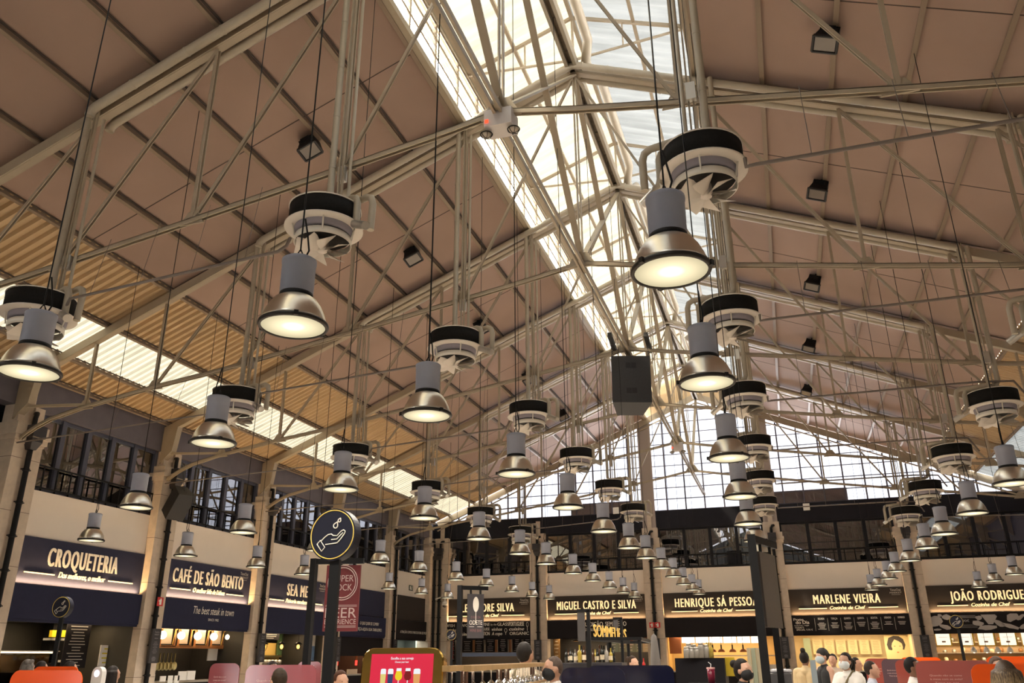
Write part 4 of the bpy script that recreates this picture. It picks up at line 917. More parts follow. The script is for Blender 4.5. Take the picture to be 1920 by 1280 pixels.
# second far stall
fr = FB[1]
for i, (x0, x1) in enumerate(((1028, 1036), (1037, 1050))):
    menu(fr, x0, 1197, x1, 1240, -1.0, M('shelf_wood', (0.3, 0.17, 0.06), 0.5, 0, 0.4, 20), cream, 6, 'wooden shelf of small packets, %s of two in the second far stall' % ('left', 'right')[i], 'shelf', 'packet_shelf', seed=i)
for i, (x0, x1) in enumerate(((1142, 1158), (1159, 1174), (1175, 1190), (1191, 1204), (1205, 1218))):
    menu(fr, x0, 1199, x1, 1222, -0.7, M('menu_green', (0.30, 0.36, 0.28), 0.6) if i < 4 else cream, white, 4, 'pale green menu panel, %s from the left in the second far stall' % ORD[i] if i < 4 else 'cream menu panel with a round mark in the second far stall', seed=i)
b, *_ = pb(fr, 1164, 1192, 1186, 1206, -0.6, 0.03); solo('menu_header', b, M('sign_orange', (0.75, 0.17, 0.04), 0.5), 'orange panel over the green menus, second far stall', 'panel')
b, *_ = pb(fr, 1186, 1192, 1216, 1196, -0.6, 0.03); solo('menu_strip', b, MATS['sign_orange'], 'thin orange strip over the green menus, second far stall', 'panel')
for i, x in enumerate((1080, 1172, 1206)):
    a, z = on(fr, x, 1202, -0.3); c = fr.p(a, z, -0.3); t = thing('saucer_lamp', 'black saucer lamp with an orange glow, %s from the left in the second far stall' % ORD[i], 'lamp', c, 'black saucer lamps')
    part('shade', MB().lathe([(0.0, 0.1), (0.06, 0.09), (0.22, 0.02), (0.22, 0.0), (0.05, 0.06), (0, 0.07)], 20, c), black, t); part('glow', MB().disc(c+Vector((0,0,0.005)), 0.2, 20, (0,0,-1)), M_emit('saucer_glow', (1.0, 0.45, 0.1), 1.2), t); part('cord', MB().tube([c+Vector((0,0,0.09)), Vector((c.x, c.y, 2.56))], 0.007, 5), black, t)
# middle far stall: lit white menus, copper heat lamps
fr = FB[2]
for i in range(6):
    x0 = 1278+i*26; menu(fr, x0, 1189.5, x0+24, 1205, -0.6, M('lit_menu', (0.8, 0.78, 0.74), 0.5, emit=(1.0, 0.95, 0.85), es=0.8), dimletter, 0, 'white lit menu panel, %s from the left in the middle far stall' % ORD[i], group='lit menus of the middle far stall')
b, *_ = pb(fr, 1255, 1192, 1277, 1225, -0.8, 0.04); solo('terracotta_cladding', b, M('terracotta', (0.36, 0.13, 0.05), 0.6), 'terracotta panel left of the lit menus', 'panel')
for i, x in enumerate((1337, 1353, 1374, 1394)):
    a, z = on(fr, x, 1222, -0.1); c = fr.p(a, z, -0.1); t = thing('heat_lamp', 'copper dome heat lamp on a cord, %s from the left in the middle far stall' % ORD[i], 'lamp', c, 'copper heat lamps')
    part('dome', MB().lathe([(0.02, 0.13), (0.09, 0.12), (0.14, 0.06), (0.155, 0.0), (0.15, 0.0), (0.08, 0.1)], 20, c), copper, t); part('glow', MB().disc(c+Vector((0,0,0.01)), 0.14, 20, (0,0,-1)), M_emit('heat_glow', (1.0, 0.5, 0.2), 2.0), t)
    mb = MB().tube([c+Vector((0,0,0.13)), Vector((c.x, c.y, 2.46))], 0.009, 5); mb.tube([c+Vector((0,0,0.13)), c+Vector((0,0,0.3))], 0.03, 8); part('cord', mb, black, t)
mb = MB(); fr.box(mb, -0.6, BH-0.05, 1.07, 1.32, -0.6, -0.02); fr.box(mb, -0.6, BH-0.05, 1.66, 1.70, -0.6, -0.02); solo('steel_pass', mb, M('pass_steel', (0.6, 0.55, 0.48), 0.3, 0.8), 'steel serving pass under the copper heat lamps', 'counter')
# fourth far stall: cream wall with pinned menus and a face poster
fr = FB[3]
for i in range(6):
    x0 = 1524+i*22; menu(fr, x0, 1199, x0+18, 1226, -1.85, M('kraft_sheet', (0.6, 0.5, 0.3), 0.7), M('kraft_ink', (0.32, 0.26, 0.16), 0.7), 8, 'paper menu pinned on the cream wall, %s from the left' % ORD[i], 'menu', 'paper_menu', seed=i, group='paper menus on the cream wall')
b, *_ = pb(fr, 1508, 1196, 1521, 1240, -1.7, 0.05); solo('tiled_cladding', b, M('tile_green', (0.3, 0.36, 0.26), 0.4), 'pale green tiled strip left of the paper menus', 'panel')
_, a0, a1, z0, z1 = pb(fr, 1660, 1191, 1706, 1236, -1.7, 0.03); t = thing('face_poster', 'poster of a plain drawn face with short black hair, fourth far stall', 'poster', fr.p(a0, z0, -1.7))
mb = MB(); fr.box(mb, a0, a1, z0, z1, -1.73, -1.7); part('sheet', mb, M('poster_cream', (0.72, 0.6, 0.34), 0.6), t)
w, h = a1-a0, z1-z0
def shape(pts, n, mt, nm): part(nm, MB().add([fr.p(a0+x*w, z0+y*h, n) for x, y in pts], [tuple(range(len(pts)))]), mt, t)
shape([(0.12,0.42),(0.08,0.62),(0.18,0.9),(0.4,0.99),(0.62,0.97),(0.78,0.85),(0.84,0.6),(0.76,0.4),(0.6,0.45),(0.3,0.45),(0.25,0.38)], -1.697, M('hair_ink', (0.05, 0.04, 0.04), 0.6), 'drawn_hair')
shape([(0.26,0.55),(0.3,0.68),(0.42,0.84),(0.58,0.76),(0.70,0.66),(0.72,0.5),(0.66,0.32),(0.54,0.2),(0.56,0.0),(0.38,0.0),(0.42,0.2),(0.3,0.34)], -1.694, M('poster_skin', (0.78, 0.58, 0.34), 0.6), 'drawn_face')
shape([(0.43,0.3),(0.49,0.33),(0.55,0.3),(0.49,0.27)], -1.691, M('poster_lip', (0.6, 0.16, 0.08), 0.6), 'drawn_mouth')
for x in (0.34, 0.56): shape([(x,0.55),(x+0.05,0.575),(x+0.1,0.55),(x+0.05,0.54)], -1.691, MATS['hair_ink'], 'drawn_eye')
# right-hand far stall: hanging menus with yellow rims, white pendants
fr = FB[4]
for i, (x0, x1) in enumerate(((1755, 1781), (1798, 1823), (1834, 1863), (1875, 1904), (1916, 1944))):
    _, a0, a1, z0, z1 = pb(fr, x0, 1184, x1, 1209, -0.3, 0.02); t = thing('hanging_menu', 'white menu sheet with a yellow rim, %s from the left in the right-hand far stall' % ORD[i], 'menu', fr.p(a0, z0, -0.3), 'hanging yellow-rimmed menus')
    mb = MB(); fr.box(mb, a0-0.03, a1+0.06, z0-0.04, z1, -0.33, -0.31); part('rim', mb, M('rim_yellow', (0.72, 0.5, 0.06), 0.5), t)
    mb = MB(); fr.box(mb, a0, a1, z0, z1, -0.31, -0.30); part('sheet', mb, M('lit_sheet', (0.85, 0.82, 0.76), 0.5, emit=(1, 0.93, 0.8), es=0.45), t)
    mb = MB(); fr.box(mb, a0+0.2, a0+0.34, z0+0.1, z0+0.16, -0.30, -0.296); fr.box(mb, a0+0.1, a1-0.1, z0+0.3, z0+0.31, -0.30, -0.296); part('print', mb, M('food_print', (0.3, 0.15, 0.08), 0.6), t)
for i, x in enumerate((1826, 1850, 1871, 1894)):
    a, z = on(fr, x, 1220, 0.05); c = fr.p(a, z, 0.05); t = thing('white_pendant', 'small white pendant shade, %s from the left at the right-hand far stall' % ORD[i], 'lamp', c, 'small white pendants')
    part('shade', MB().lathe([(0.02, 0.16), (0.06, 0.13), (0.11, 0.03), (0.12, -0.06), (0.11, -0.06), (0.05, 0.1)], 18, c), white, t); part('bulb', MB().ball(c+Vector((0,0,-0.03)), 0.05, 8), M_emit('bulb_white', (1, 0.85, 0.6), 3.0), t); part('cord', MB().tube([c+Vector((0,0,0.16)), Vector((c.x, c.y, 2.46))], 0.008, 5), black, t)
for k in range(3):
    mb = MB(); fr.box(mb, -BH+0.1, BH-0.1, 1.3+k*0.42, 1.33+k*0.42, -2.15, -1.85); s = solo('back_shelf', mb, galv, '%s shelf from the bottom in the right-hand far stall' % ORD[k], 'shelf', 'back shelves')
rr = random.Random(11)
for k in range(3):
    for i in range(12):
        a = -BH+0.3+i*0.36; h = rr.uniform(0.1, 0.26); solo('kitchen_jar', MB().lathe([(0, 0), (0.08, 0), (0.085, h*0.8), (0.05, h), (0, h)], 12, fr.p(a, 1.33+k*0.42, -2.0)), (galv, cream, M('jar_brown', (0.3, 0.14, 0.05), 0.4))[rr.randrange(3)], 'jar or pot on the shelves of the right-hand far stall', 'jar', 'jars on the back shelves')
# ================================================================ speakers, floodlights, emergency lamps
def floodlight(x, y, label):
    z = roofz(x)-0.1; s = 1 if x > XC else -1
    t = thing('floodlight', label, 'floodlight', (x, y, z), 'floodlights on the roof')
    t.rotation_euler = (0, math.atan(0.41)*s, 0)
    mb = MB().prism([(-0.02, -0.02, 0), (-0.02, 0.02, 0), (-0.02, 0.02, 0.06), (-0.02, -0.02, 0.06)], (0.04, 0, 0)); mb.box((-0.12, -0.1, -0.14), (0.12, 0.14, 0.0)); mb.box((-0.07, -0.14, -0.10), (0.07, -0.1, -0.02)); part('gear_box', mb, black, t, local=True)
    q = Matrix.Rotation(R(-20), 3, 'X'); t.scale = (1.35, 1.35, 1.35); mb = MB()
    v = [Vector(p) for p in ((-0.15,-0.1,-0.28), (0.15,-0.1,-0.28), (0.15,0.12,-0.28), (-0.15,0.12,-0.28), (-0.10,-0.09,-0.06), (0.10,-0.09,-0.06), (0.10,0.10,-0.06), (-0.10,0.10,-0.06))]
    mb.hexa([q@p for p in v]); bo = part('body', mb, black, t, local=True)
    mb = MB().hexa([q@Vector(p) for p in ((-0.125,-0.08,-0.288), (0.125,-0.08,-0.288), (0.125,0.1,-0.288), (-0.125,0.1,-0.288), (-0.125,-0.08,-0.282), (0.125,-0.08,-0.282), (0.125,0.1,-0.282), (-0.125,0.1,-0.282))])
    under(part('glass', mb, M('flood_glass', (0.20, 0.17, 0.145), 0.15), t, local=True), bo)
    mb = MB()
    for a, b in ((((-.15, -.1)), ((.15, -.1))), ((.15, -.1), (.15, .12)), ((.15, .12), (-.15, .12)), ((-.15, .12), (-.15, -.1))): mb.bar(q@Vector((*a, -.285)), q@Vector((*b, -.285)), 0.025, 0.03)
    under(part('bezel', mb, M('flood_bezel', (0.012, 0.011, 0.011), 0.5), t, local=True), bo)
for i, y in enumerate((12.2, 17.25, 22.4, 27.6, 32.8)):
    floodlight(XC-5.16, y, 'black floodlight on the left roof slope, %s from the viewer' % ORD[i])
    floodlight(XC+4.9, y+0.1, 'black floodlight on the right roof slope, %s from the viewer' % ORD[i])
bx = M('speaker_grey', (0.035, 0.035, 0.038), 0.7, 0, 0.25, 30); by = M('speaker_black', (0.01, 0.01, 0.012), 0.6)
c = Vector((XC+0.02, 19.15, 7.85)); t = thing('hanging_speaker', 'large black speaker box hung by chains from the ridge beam', 'speaker', c)
rot = Matrix.Rotation(R(-7), 3, 'X') @ Matrix.Rotation(R(14), 3, 'Z')
mb = MB().hexa([rot@Vector(p) for p in ((-.47,-.4,-.62), (.47,-.4,-.62), (.32,.4,-.62), (-.32,.4,-.62), (-.47,-.4,.62), (.47,-.4,.62), (.32,.4,.62), (-.32,.4,.62))])
mb.v = [c+v for v in mb.v]; part('cabinet', mb, bx, t)
mb = MB()
for z in (0.37, -0.31):
    for x in (-0.065, 0.065):
        mb.hexa([c+rot@Vector(p) for p in ((x-.06,-.405,z-.07), (x+.06,-.405,z-.07), (x+.06,-.39,z-.07), (x-.06,-.39,z-.07), (x-.06,-.405,z+.07), (x+.06,-.405,z+.07), (x+.06,-.39,z+.07), (x-.06,-.39,z+.07))])
part('handle', mb, by, t)
for sx in (-0.44, 0.44):
    mb = MB()
    for k in range(6): q = c+rot@Vector((sx, -0.35, 0.62))+Vector((0, 0, 0.05+k*0.06)); mb.tube([q+Vector((0.02*cos(a), 0.02*sin(a)*(k % 2), 0.03*sin(a))) for a in (0, 1.05, 2.1, 3.14, 4.2, 5.2, 6.28)], 0.007, 5)
    part('chain', mb, by, t)
    q = c+rot@Vector((sx, -0.35, 0.62)); part('beam_clamp', MB().bar(q+Vector((0, -0.25, 0.50)), q+Vector((0, 0.45, 0.30)), 0.1, 0.12), by, t)
c = Vector((XL+0.75, PYS[1]+0.35, 5.75)); c = at(333, 943, X=XL+0.8)
t = thing('wall_speaker', 'tilted black speaker on the second left pillar, beside the gallery windows', 'speaker', c)
rot = Matrix.Rotation(R(72), 3, 'Z') @ Matrix.Rotation(R(38), 3, 'X') @ Matrix.Scale(1.12, 3)
mb = MB().hexa([c+rot@Vector(p) for p in ((-.24,-.22,-.36), (.24,-.22,-.36), (.17,.22,-.36), (-.17,.22,-.36), (-.24,-.22,.36), (.24,-.22,.36), (.17,.22,.36), (-.17,.22,.36))]); part('cabinet', mb, by, t)
mb = MB().bar(c+rot@Vector((0, 0.2, 0.2)), Vector((XL+0.42, PYS[1], c.z+0.55)), 0.05, 0.05); mb.bar(c+rot@Vector((0, 0.0, 0.36)), Vector((XL+0.45, PYS[1]+0.05, 7.0)), 0.015, 0.015); part('bracket', mb, by, t)
for k, (ty, w) in enumerate(((9.15, 'nearest'), (29.15, 'far'))):
    c = Vector((XC, ty, 8.66)); t = thing('emergency_light', 'white emergency light unit with two caged bulkhead lamps at the %s truss centre' % w, 'lamp', c)
    mb = MB().box(c+Vector((-0.2, -0.16, -0.15)), c+Vector((0.2, 0.16, 0.12))); part('housing', mb, M('unit_white', (0.6, 0.56, 0.54), 0.5), t)
    for s in (-1, 1):
        p = c+Vector((s*0.2, -0.05, -0.2)); part('bulkhead_lamp', MB().ball(p, 0.075, 12, (1, 1, 0.7)), M('bulkhead_glass', (0.55, 0.47, 0.38), 0.25), t)
        mb = MB()
        for a in range(3): an = pi*a/3; mb.tube([p+Vector((0.085*cos(an)*cos(q), 0.085*sin(an)*cos(q), -0.065*sin(q))) for q in [pi*j/8 for j in range(9)]], 0.005, 4)
        mb.tube([p+Vector((0.085*cos(q), 0.085*sin(q), 0)) for q in [2*pi*j/14 for j in range(15)]], 0.008, 5); part('cage', mb, black, t)
    part('indicator', MB().cbox(c+Vector((-0.16, -0.165, -0.07)), (0.05, 0.02, 0.05)), M_emit('red_led', (1.0, 0.05, 0.02), 1.5), t)
# ================================================================ signs standing in the hall
gold = M('gold_ring', (0.75, 0.55, 0.12), 0.4)
def hand_sign(px, py, r, D, yaw, label, side=0.0):
    c = at(px, py, D=D); t = thing('hand_wash_sign', label, 'sign', (c.x, c.y, 0), 'hand washing signs')
    q = Matrix.Rotation(yaw, 3, 'Z')              # local: x right, z up, faces -y
    P = lambda x, z, y=0.0: c+q@Vector((x*r, y, z*r))
    mb = MB(); n = 44
    for y0, y1, k in ((-0.05, 0.05, 1.0),):
        vs = [P(k*cos(2*pi*j/n), k*sin(2*pi*j/n), y) for y in (y0, y1) for j in range(n)]
        mb.add(vs, [tuple(range(n))[::-1], tuple(range(n, 2*n))]+[(j, n+j, n+(j+1) % n, (j+1) % n) for j in range(n)])
    part('disc', mb, ink, t)
    mb = MB().tube([P(0.93*cos(2*pi*j/n), 0.93*sin(2*pi*j/n), -0.053) for j in range(n+1)], r*0.022, 6); part('ring', mb, gold, t)
    k = lambda X, Y: P((X-255)/150, (265-Y)/150, -0.054)
    mb = MB(); w = r*0.022
    mb.tube([k(*p) for p in ((160,318), (180,297), (213,338), (193,360), (160,318))], w, 6)
    mb.tube([k(*p) for p in ((184,302), (205,282), (228,266), (250,263), (262,272), (288,274), (316,247), (328,243), (340,250), (338,262), (312,296), (292,316), (216,322))], w, 6)
    mb.tube([k(*p) for p in ((252,295), (288,294), (326,258))], w, 6)
    for (X, Y, s) in ((274, 216, 14), (297, 187, 9)):
        mb.tube([k(X+s*0.75, Y-s*1.55)]+[k(X+s*cos(a), Y-s*sin(a)) for a in [R(64+48+i*26.4) for i in range(11)]]+[k(X+s*0.75, Y-s*1.55)], w, 6)
    part('symbol', mb, letter, t)
    mb = MB()
    for x0, x1 in ((-0.042, 0.042),): mb.hexa([Vector((c.x, c.y, z))+q@Vector((x, y, 0)) for z in (0.0, c.z-r*0.9) for x, y in ((x0+0.018, -0.018), (x1+0.018, -0.018), (x1+0.018, 0.018), (x0+0.018, 0.018))])
    part('post', mb, black, t); return t
hand_sign(629, 1003, 0.205, 6.6, R(0), 'large round navy hand-washing sign on a black post, nearest the viewer')
hand_sign(118, 1138, 0.19, 15.2, R(6), 'small round hand-washing sign standing before the nearest left stall')
hand_sign(1138, 1187, 0.17, 31, R(12), 'tiny round hand-washing sign before the lit menus of the far wall')
hand_sign(1793, 1165, 0.19, 24.5, R(-9), 'round hand-washing sign before the white food drawings on the right')
hand_sign(846, 1190, 0.17, 27, R(22), 'small round hand-washing sign before the first far stall')
def banner(px, top, foot_px, D, arm_px, board_px, yaw, bw, bm, label, a0=0.14):
    """post + top arm + hanging board; board_px = (x0, x1, y0, y1) at depth D"""
    p = at(px, top, D=D); t = thing('banner_stand', label, 'sign', (p.x, p.y, 0), 'hanging board stands')
    d = Vector((cos(yaw), sin(yaw), 0)); nrm = Vector((sin(yaw), -cos(yaw), 0))
    L = bw+0.22
    mb = MB().box((p.x-0.04, p.y-0.04, 0), (p.x+0.04, p.y+0.04, p.z)); part('post', mb, black, t)
    part('arm', MB().bar(Vector((p.x, p.y, p.z-0.04)), Vector((p.x, p.y, p.z-0.04))+d*L, 0.06, 0.07), black, t)
    z1 = p.z-(board_px[2]-top)/F_PX*D; z0 = p.z-(board_px[3]-top)/F_PX*D
    b = Vector((p.x, p.y, 0))+d*(a0+bw/2); fr = Frame(b, d, nrm)
    mb = MB(); fr.box(mb, -bw/2, bw/2, z0, z1, -0.02, 0.02); part('board', mb, bm, t)
    for a in (-bw*0.3, bw*0.3): part('strap', MB().bar(fr.p(a, z1), fr.p(a, p.z-0.05), 0.03, 0.03), black, t)
    return t, fr, z0, z1
maroon = M('maroon_board', (0.15, 0.016, 0.02), 0.5)
t, fr, z0, z1 = banner(590, 1047, 0, 11.0, 0, (0, 0, 1060, 1176), R(12), 0.46, maroon, 'tall black stand with a maroon hanging board, behind the large hand sign', 0.185)
h = z1-z0; mb = MB(); n = 0.022; c = (0.0, z1-h*0.27)
for r in (0.20, 0.175): mb.tube([fr.p(c[0]+r*cos(a), c[1]+r*1.1*sin(a), n) for a in [2*pi*i/32 for i in range(33)]], 0.006, 5)
put_text(mb, fr, 'SUPER', 0, c[1]+0.015, n, 0.085, 0.29, bold=0.0, depth=0); put_text(mb, fr, 'BOCK', 0, c[1]-0.10, n, 0.085, 0.26, bold=0.0, depth=0)
put_text(mb, fr, 'BEER', 0, z0+h*0.20, n, 0.13, 0.42, bold=0.015, depth=0); put_text(mb, fr, 'EXPERIENCE', 0, z0+h*0.105, n, 0.065, 0.42, bold=0.0, depth=0)
for z in (0.385, 0.365, 0.075, 0.055): fr.box(mb, -0.21, 0.21, z0+h*z, z0+h*z+0.006, n-0.002, n)
part('lettering', mb, M('board_pink', (0.55, 0.42, 0.4), 0.5), t)
t, fr, z0, z1 = banner(863, 1097, 0, 14.6, 0, (0, 0, 1112, 1190), R(38), 0.30, M('slate_board', (0.05, 0.045, 0.05), 0.5), 'black stand with a slate board showing a wine glass, far left')
h = z1-z0; mb = MB()
mb.add([fr.p(0.055*cos(a), z1-h*0.24+0.13*sin(a), n) for a in [2*pi*i/20 for i in range(20)]], [tuple(range(20))]); mb.bar(fr.p(0, z1-h*0.4, n), fr.p(0, z1-h*0.66, n), 0.008, 0.008)
put_text(mb, fr, 'ODETE', 0, z0+h*0.30, n, 0.075, 0.24, bold=0.0, depth=0)
for a in (-1, 1): fr.box(mb, min(a*0.03, a*0.12), max(a*0.03, a*0.12), z0+h*0.25, z0+h*0.26, n-0.002, n)
part('lettering', mb, letter, t)
mb = MB(); put_text(mb, fr, 'O BAR DA', 0, z0+h*0.44, n, 0.045, 0.18, bold=0.0, depth=0); put_text(mb, fr, 'WINE BAR', 0, z0+h*0.14, n, 0.05, 0.22, bold=0.0, depth=0); part('small_lettering', mb, M('dusty_red', (0.25, 0.12, 0.12), 0.5), t)
t, fr, z0, z1 = banner(1408, 1002, 0, 8.4, 0, (0, 0, 1030, 1165), R(73), 0.50, M('bronze_board', (0.07, 0.058, 0.05), 0.25, 0.3), 'black stand with a bronze board seen nearly edge-on, right of the middle')
p = at(1447, 1120, D=9.2); solo('sign_post', MB().box((p.x-0.035, p.y-0.035, 0), (p.x+0.035, p.y+0.035, p.z)), black, 'slim dark post just right of the bronze board stand', 'post')
# hanging boards and bar island with gold letters
D = 16.5
def wb(x0, y0, x1, y1, D, th=0.04):                # upright board facing the entrance, given by its pixel rectangle at depth D
    a = at(x0, (y0+y1)/2, D=D); b = at(x1, (y0+y1)/2, D=D); z1 = at((x0+x1)/2, y0, D=D).z; z0 = at((x0+x1)/2, y1, D=D).z
    c = (a+b)/2; w = (b-a).length/2; return MB().box((c.x-w, c.y-th/2, z0), (c.x+w, c.y+th/2, z1)), c, w, z0, z1
t = thing('bar_canopy', 'black metal bar canopy carrying tilted gold letters, centre of the hall', 'canopy', (*at(1120, 1240, D=D).to_2d(), 0))
q0, q1 = at(1102, 1200, D=15.5), at(1178, 1205, D=19.0); q1.z = q0.z = 1.95
for p in (q0, (q0+q1)/2, q1, q0+Vector((0.9, 0.5, 0)), q1+Vector((0.5, 0.3, 0))): part('post', MB().box((p.x-0.03, p.y-0.03, 0), (p.x+0.03, p.y+0.03, 1.98)), black, t)
mb = MB().bar(q0, q1, 0.1, 0.07); mb.bar(q0+Vector((0.9, 0.5, 0)), q1+Vector((0.5, 0.3, 0)), 0.08, 0.06); mb.bar(q0, q0+Vector((0.9, 0.5, 0)), 0.08, 0.06); mb.bar(q1, q1+Vector((0.5, 0.3, 0)), 0.08, 0.06); part('beam', mb, black, t)
d = (q1-q0); fr = Frame(Vector(((q0+q1).x/2, (q0+q1).y/2, 0)), d.normalized(), d.normalized().cross(Vector((0,0,1)))); mb = MB()
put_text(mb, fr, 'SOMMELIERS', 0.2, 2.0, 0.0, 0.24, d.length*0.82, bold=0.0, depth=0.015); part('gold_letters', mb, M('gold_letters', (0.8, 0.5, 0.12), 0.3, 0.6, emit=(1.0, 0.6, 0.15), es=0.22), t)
for i, (x0, y0, x1, y1, w) in enumerate(((1083, 1146, 1097, 1202, 'larger, left'), (1150, 1161, 1159, 1181, 'smaller, right'))):
    b, c, hw, z0, z1 = wb(x0, y0, x1, y1, 15.2+i*3); t = thing('hanging_board', 'dark hanging board on a bracket over the bar canopy, %s of two' % w, 'sign', c, 'dark boards over the bar')
    part('board', b, M('grey_board', (0.06, 0.055, 0.055), 0.5), t); part('bracket', MB().box((c.x-hw, c.y-0.03, z1), (c.x+hw+0.1, c.y+0.03, z1+0.05)), black, t); part('post', MB().box((c.x+hw+0.04, c.y-0.03, 0), (c.x+hw+0.1, c.y+0.03, z1+0.02)), black, t)
b, c, hw, z0, z1 = wb(1055, 1241, 1175, 1300, 17.0, 0.9); solo('bar_counter', MB().box((c.x-hw, c.y-0.4, 0), (c.x+hw, c.y+0.4, z0+ (z1-z0)*0.98)), M('bar_dark', (0.03, 0.03, 0.04), 0.4), 'dark bar counter crowded with bottles, centre of the hall', 'counter')
ztop = z1; rr = random.Random(4)
def bottle(p, h, mt, lab, grp, lm=None):
    t = thing('bottle', lab, 'bottle', p, grp); r = h*0.13
    part('glass', MB().lathe([(0, 0), (r, 0), (r, h*0.55), (r*0.85, h*0.63), (r*0.36, h*0.74), (r*0.34, h*0.97), (r*0.4, h), (0, h)], 12, p), mt, t)
    if lm: part('paper_label', MB().lathe([(r*1.02, h*0.15), (r*1.02, h*0.45)], 12, p), lm, t)
bott = [M('bottle_black', (0.012, 0.014, 0.012), 0.12), M('bottle_brown', (0.05, 0.02, 0.008), 0.12), M('bottle_clear', (0.3, 0.28, 0.25), 0.1), M('bottle_yellow', (0.4, 0.3, 0.05), 0.15)]
for i in range(22):
    x = 1062+i*4.2; q = at(x, 1240, D=16.7+0.35*(i % 2)); q.z = ztop
    bottle(q, rr.uniform(0.24, 0.34), bott[(0, 1, 0, 0, 2, 1, 3)[i % 7]], 'wine or spirit bottle on the central bar counter', 'bottles on the central bar', cream if i % 3 else None)
# ================================================================ kiosk with the beer screen
brass = M('polished_brass', (0.62, 0.40, 0.10), 0.16, 1.0, 0.15, 3)
cK = at(757, 1258, D=6.1); t = thing('beer_kiosk', 'gold-framed touch screen kiosk showing beers on a red screen', 'kiosk', (cK.x, cK.y, 0))
d = Vector((cos(R(10)), sin(R(10)), 0)); nK = Vector((sin(R(10)), -cos(R(10)), 0)); tilt = R(8)
upK = Vector((0, 0, 1))*cos(tilt) - nK*sin(tilt); nF = nK*cos(tilt)+Vector((0, 0, 1))*sin(tilt)
ztopK = at(757, 1214, D=6.1); O = ztopK
KP = lambda a, b, n=0.0: O+d*a+upK*b+nF*n
def rrect(w, h, r, k=6, y0=0.0):
    P = []
    for cx, cy, a0 in ((w/2-r, -r, 0), (-w/2+r, -r, pi/2), (-w/2+r, -h+r, pi), (w/2-r, -h+r, 1.5*pi)):
        for i in range(k+1): a = a0+pi/2*i/k; P.append((cx+r*cos(a), cy+r*sin(a)))
    return P
W0, H0 = 0.62, 0.95; out = rrect(W0, H0, 0.09); n = len(out)
mb = MB(); vs = [KP(x, y, z) for z in (-0.12, 0.0) for x, y in out]+[KP(x*0.97, y*0.985-0.006, 0.012) for x, y in out]
mb.add(vs, [tuple(range(n))[::-1]]+[(k*n+j, k*n+(j+1) % n, (k+1)*n+(j+1) % n, (k+1)*n+j) for k in (0, 1) for j in range(n)]+[tuple(range(2*n, 3*n))]); part('frame', mb, brass, t)
mb = MB().hexa([KP(x, y, z) for z in (0.005, 0.018) for x, y in ((-0.235, -0.86), (0.235, -0.86), (0.235, -0.045), (-0.235, -0.045))]); scr = part('screen', mb, M('screen_red', (0.3, 0.01, 0.03), 0.3, emit=(0.62, 0.02, 0.055), es=0.30), t)
class KF(Frame):
    def __init__(s): s.n = nF; s.u = d; s.o = O
    def p(s, a, z, n=0.0): return KP(a, z, n)
kf = KF(); mb = MB(); put_text(mb, kf, 'Escolha a sua cerveja', 0, -0.085, 0.02, 0.019, 0.17, bold=0.02, shear=0.1, depth=0); put_text(mb, kf, 'Choose your beer', 0, -0.108, 0.02, 0.013, 0.105, bold=0.02, shear=0.1, depth=0)
scr_w = M_emit('screen_white', (0.9, 0.9, 0.92), 0.5); under(part('lettering', mb, scr_w, t), scr)
G = [(-0.135, 'tall', (0.75, 0.62, 0.2)), (-0.08, 'stout', (0.05, 0.06, 0.13)), (-0.018, 'tulip', (0.85, 0.62, 0.03)), (0.05, 'tulip', (0.22, 0.02, 0.02)), (0.118, 'pint', (0.75, 0.36, 0.12))]
for a, kind, col in G:
    mt = M_emit('beer_%d' % int(1000+a*1000), col, 0.5); n = 0.0195
    def poly(pts, m, nm): under(part(nm, MB().add([KP(a+x, y, n) for x, y in pts], [tuple(range(len(pts)))]), m, t), scr)
    if kind == 'tulip':
        poly([(-0.024, -0.215), (-0.027, -0.195), (-0.018, -0.165), (0.018, -0.165), (0.027, -0.195), (0.024, -0.215), (0.01, -0.228), (-0.01, -0.228)], mt, 'drawn_beer'); poly([(-0.019, -0.165), (-0.018, -0.145), (0.018, -0.145), (0.019, -0.165)], scr_w, 'drawn_foam'); poly([(-0.003, -0.228), (0.003, -0.228), (0.003, -0.275), (0.02, -0.285), (-0.02, -0.285), (-0.003, -0.275)], scr_w, 'drawn_stem')
    else:
        w = 0.026 if kind == 'pint' else 0.021; poly([(-w*0.75, -0.30), (w*0.75, -0.30), (w, -0.185), (-w, -0.185)], mt, 'drawn_beer'); poly([(-w, -0.185), (w, -0.185), (w*0.95, -0.155), (w*0.6, -0.148), (-w*0.6, -0.148), (-w*0.95, -0.155)], scr_w, 'drawn_foam')
part('stand', MB().box((cK.x-0.2, cK.y-0.02, 0), (cK.x+0.2, cK.y+0.12, cK.z-0.6)), brass, t)
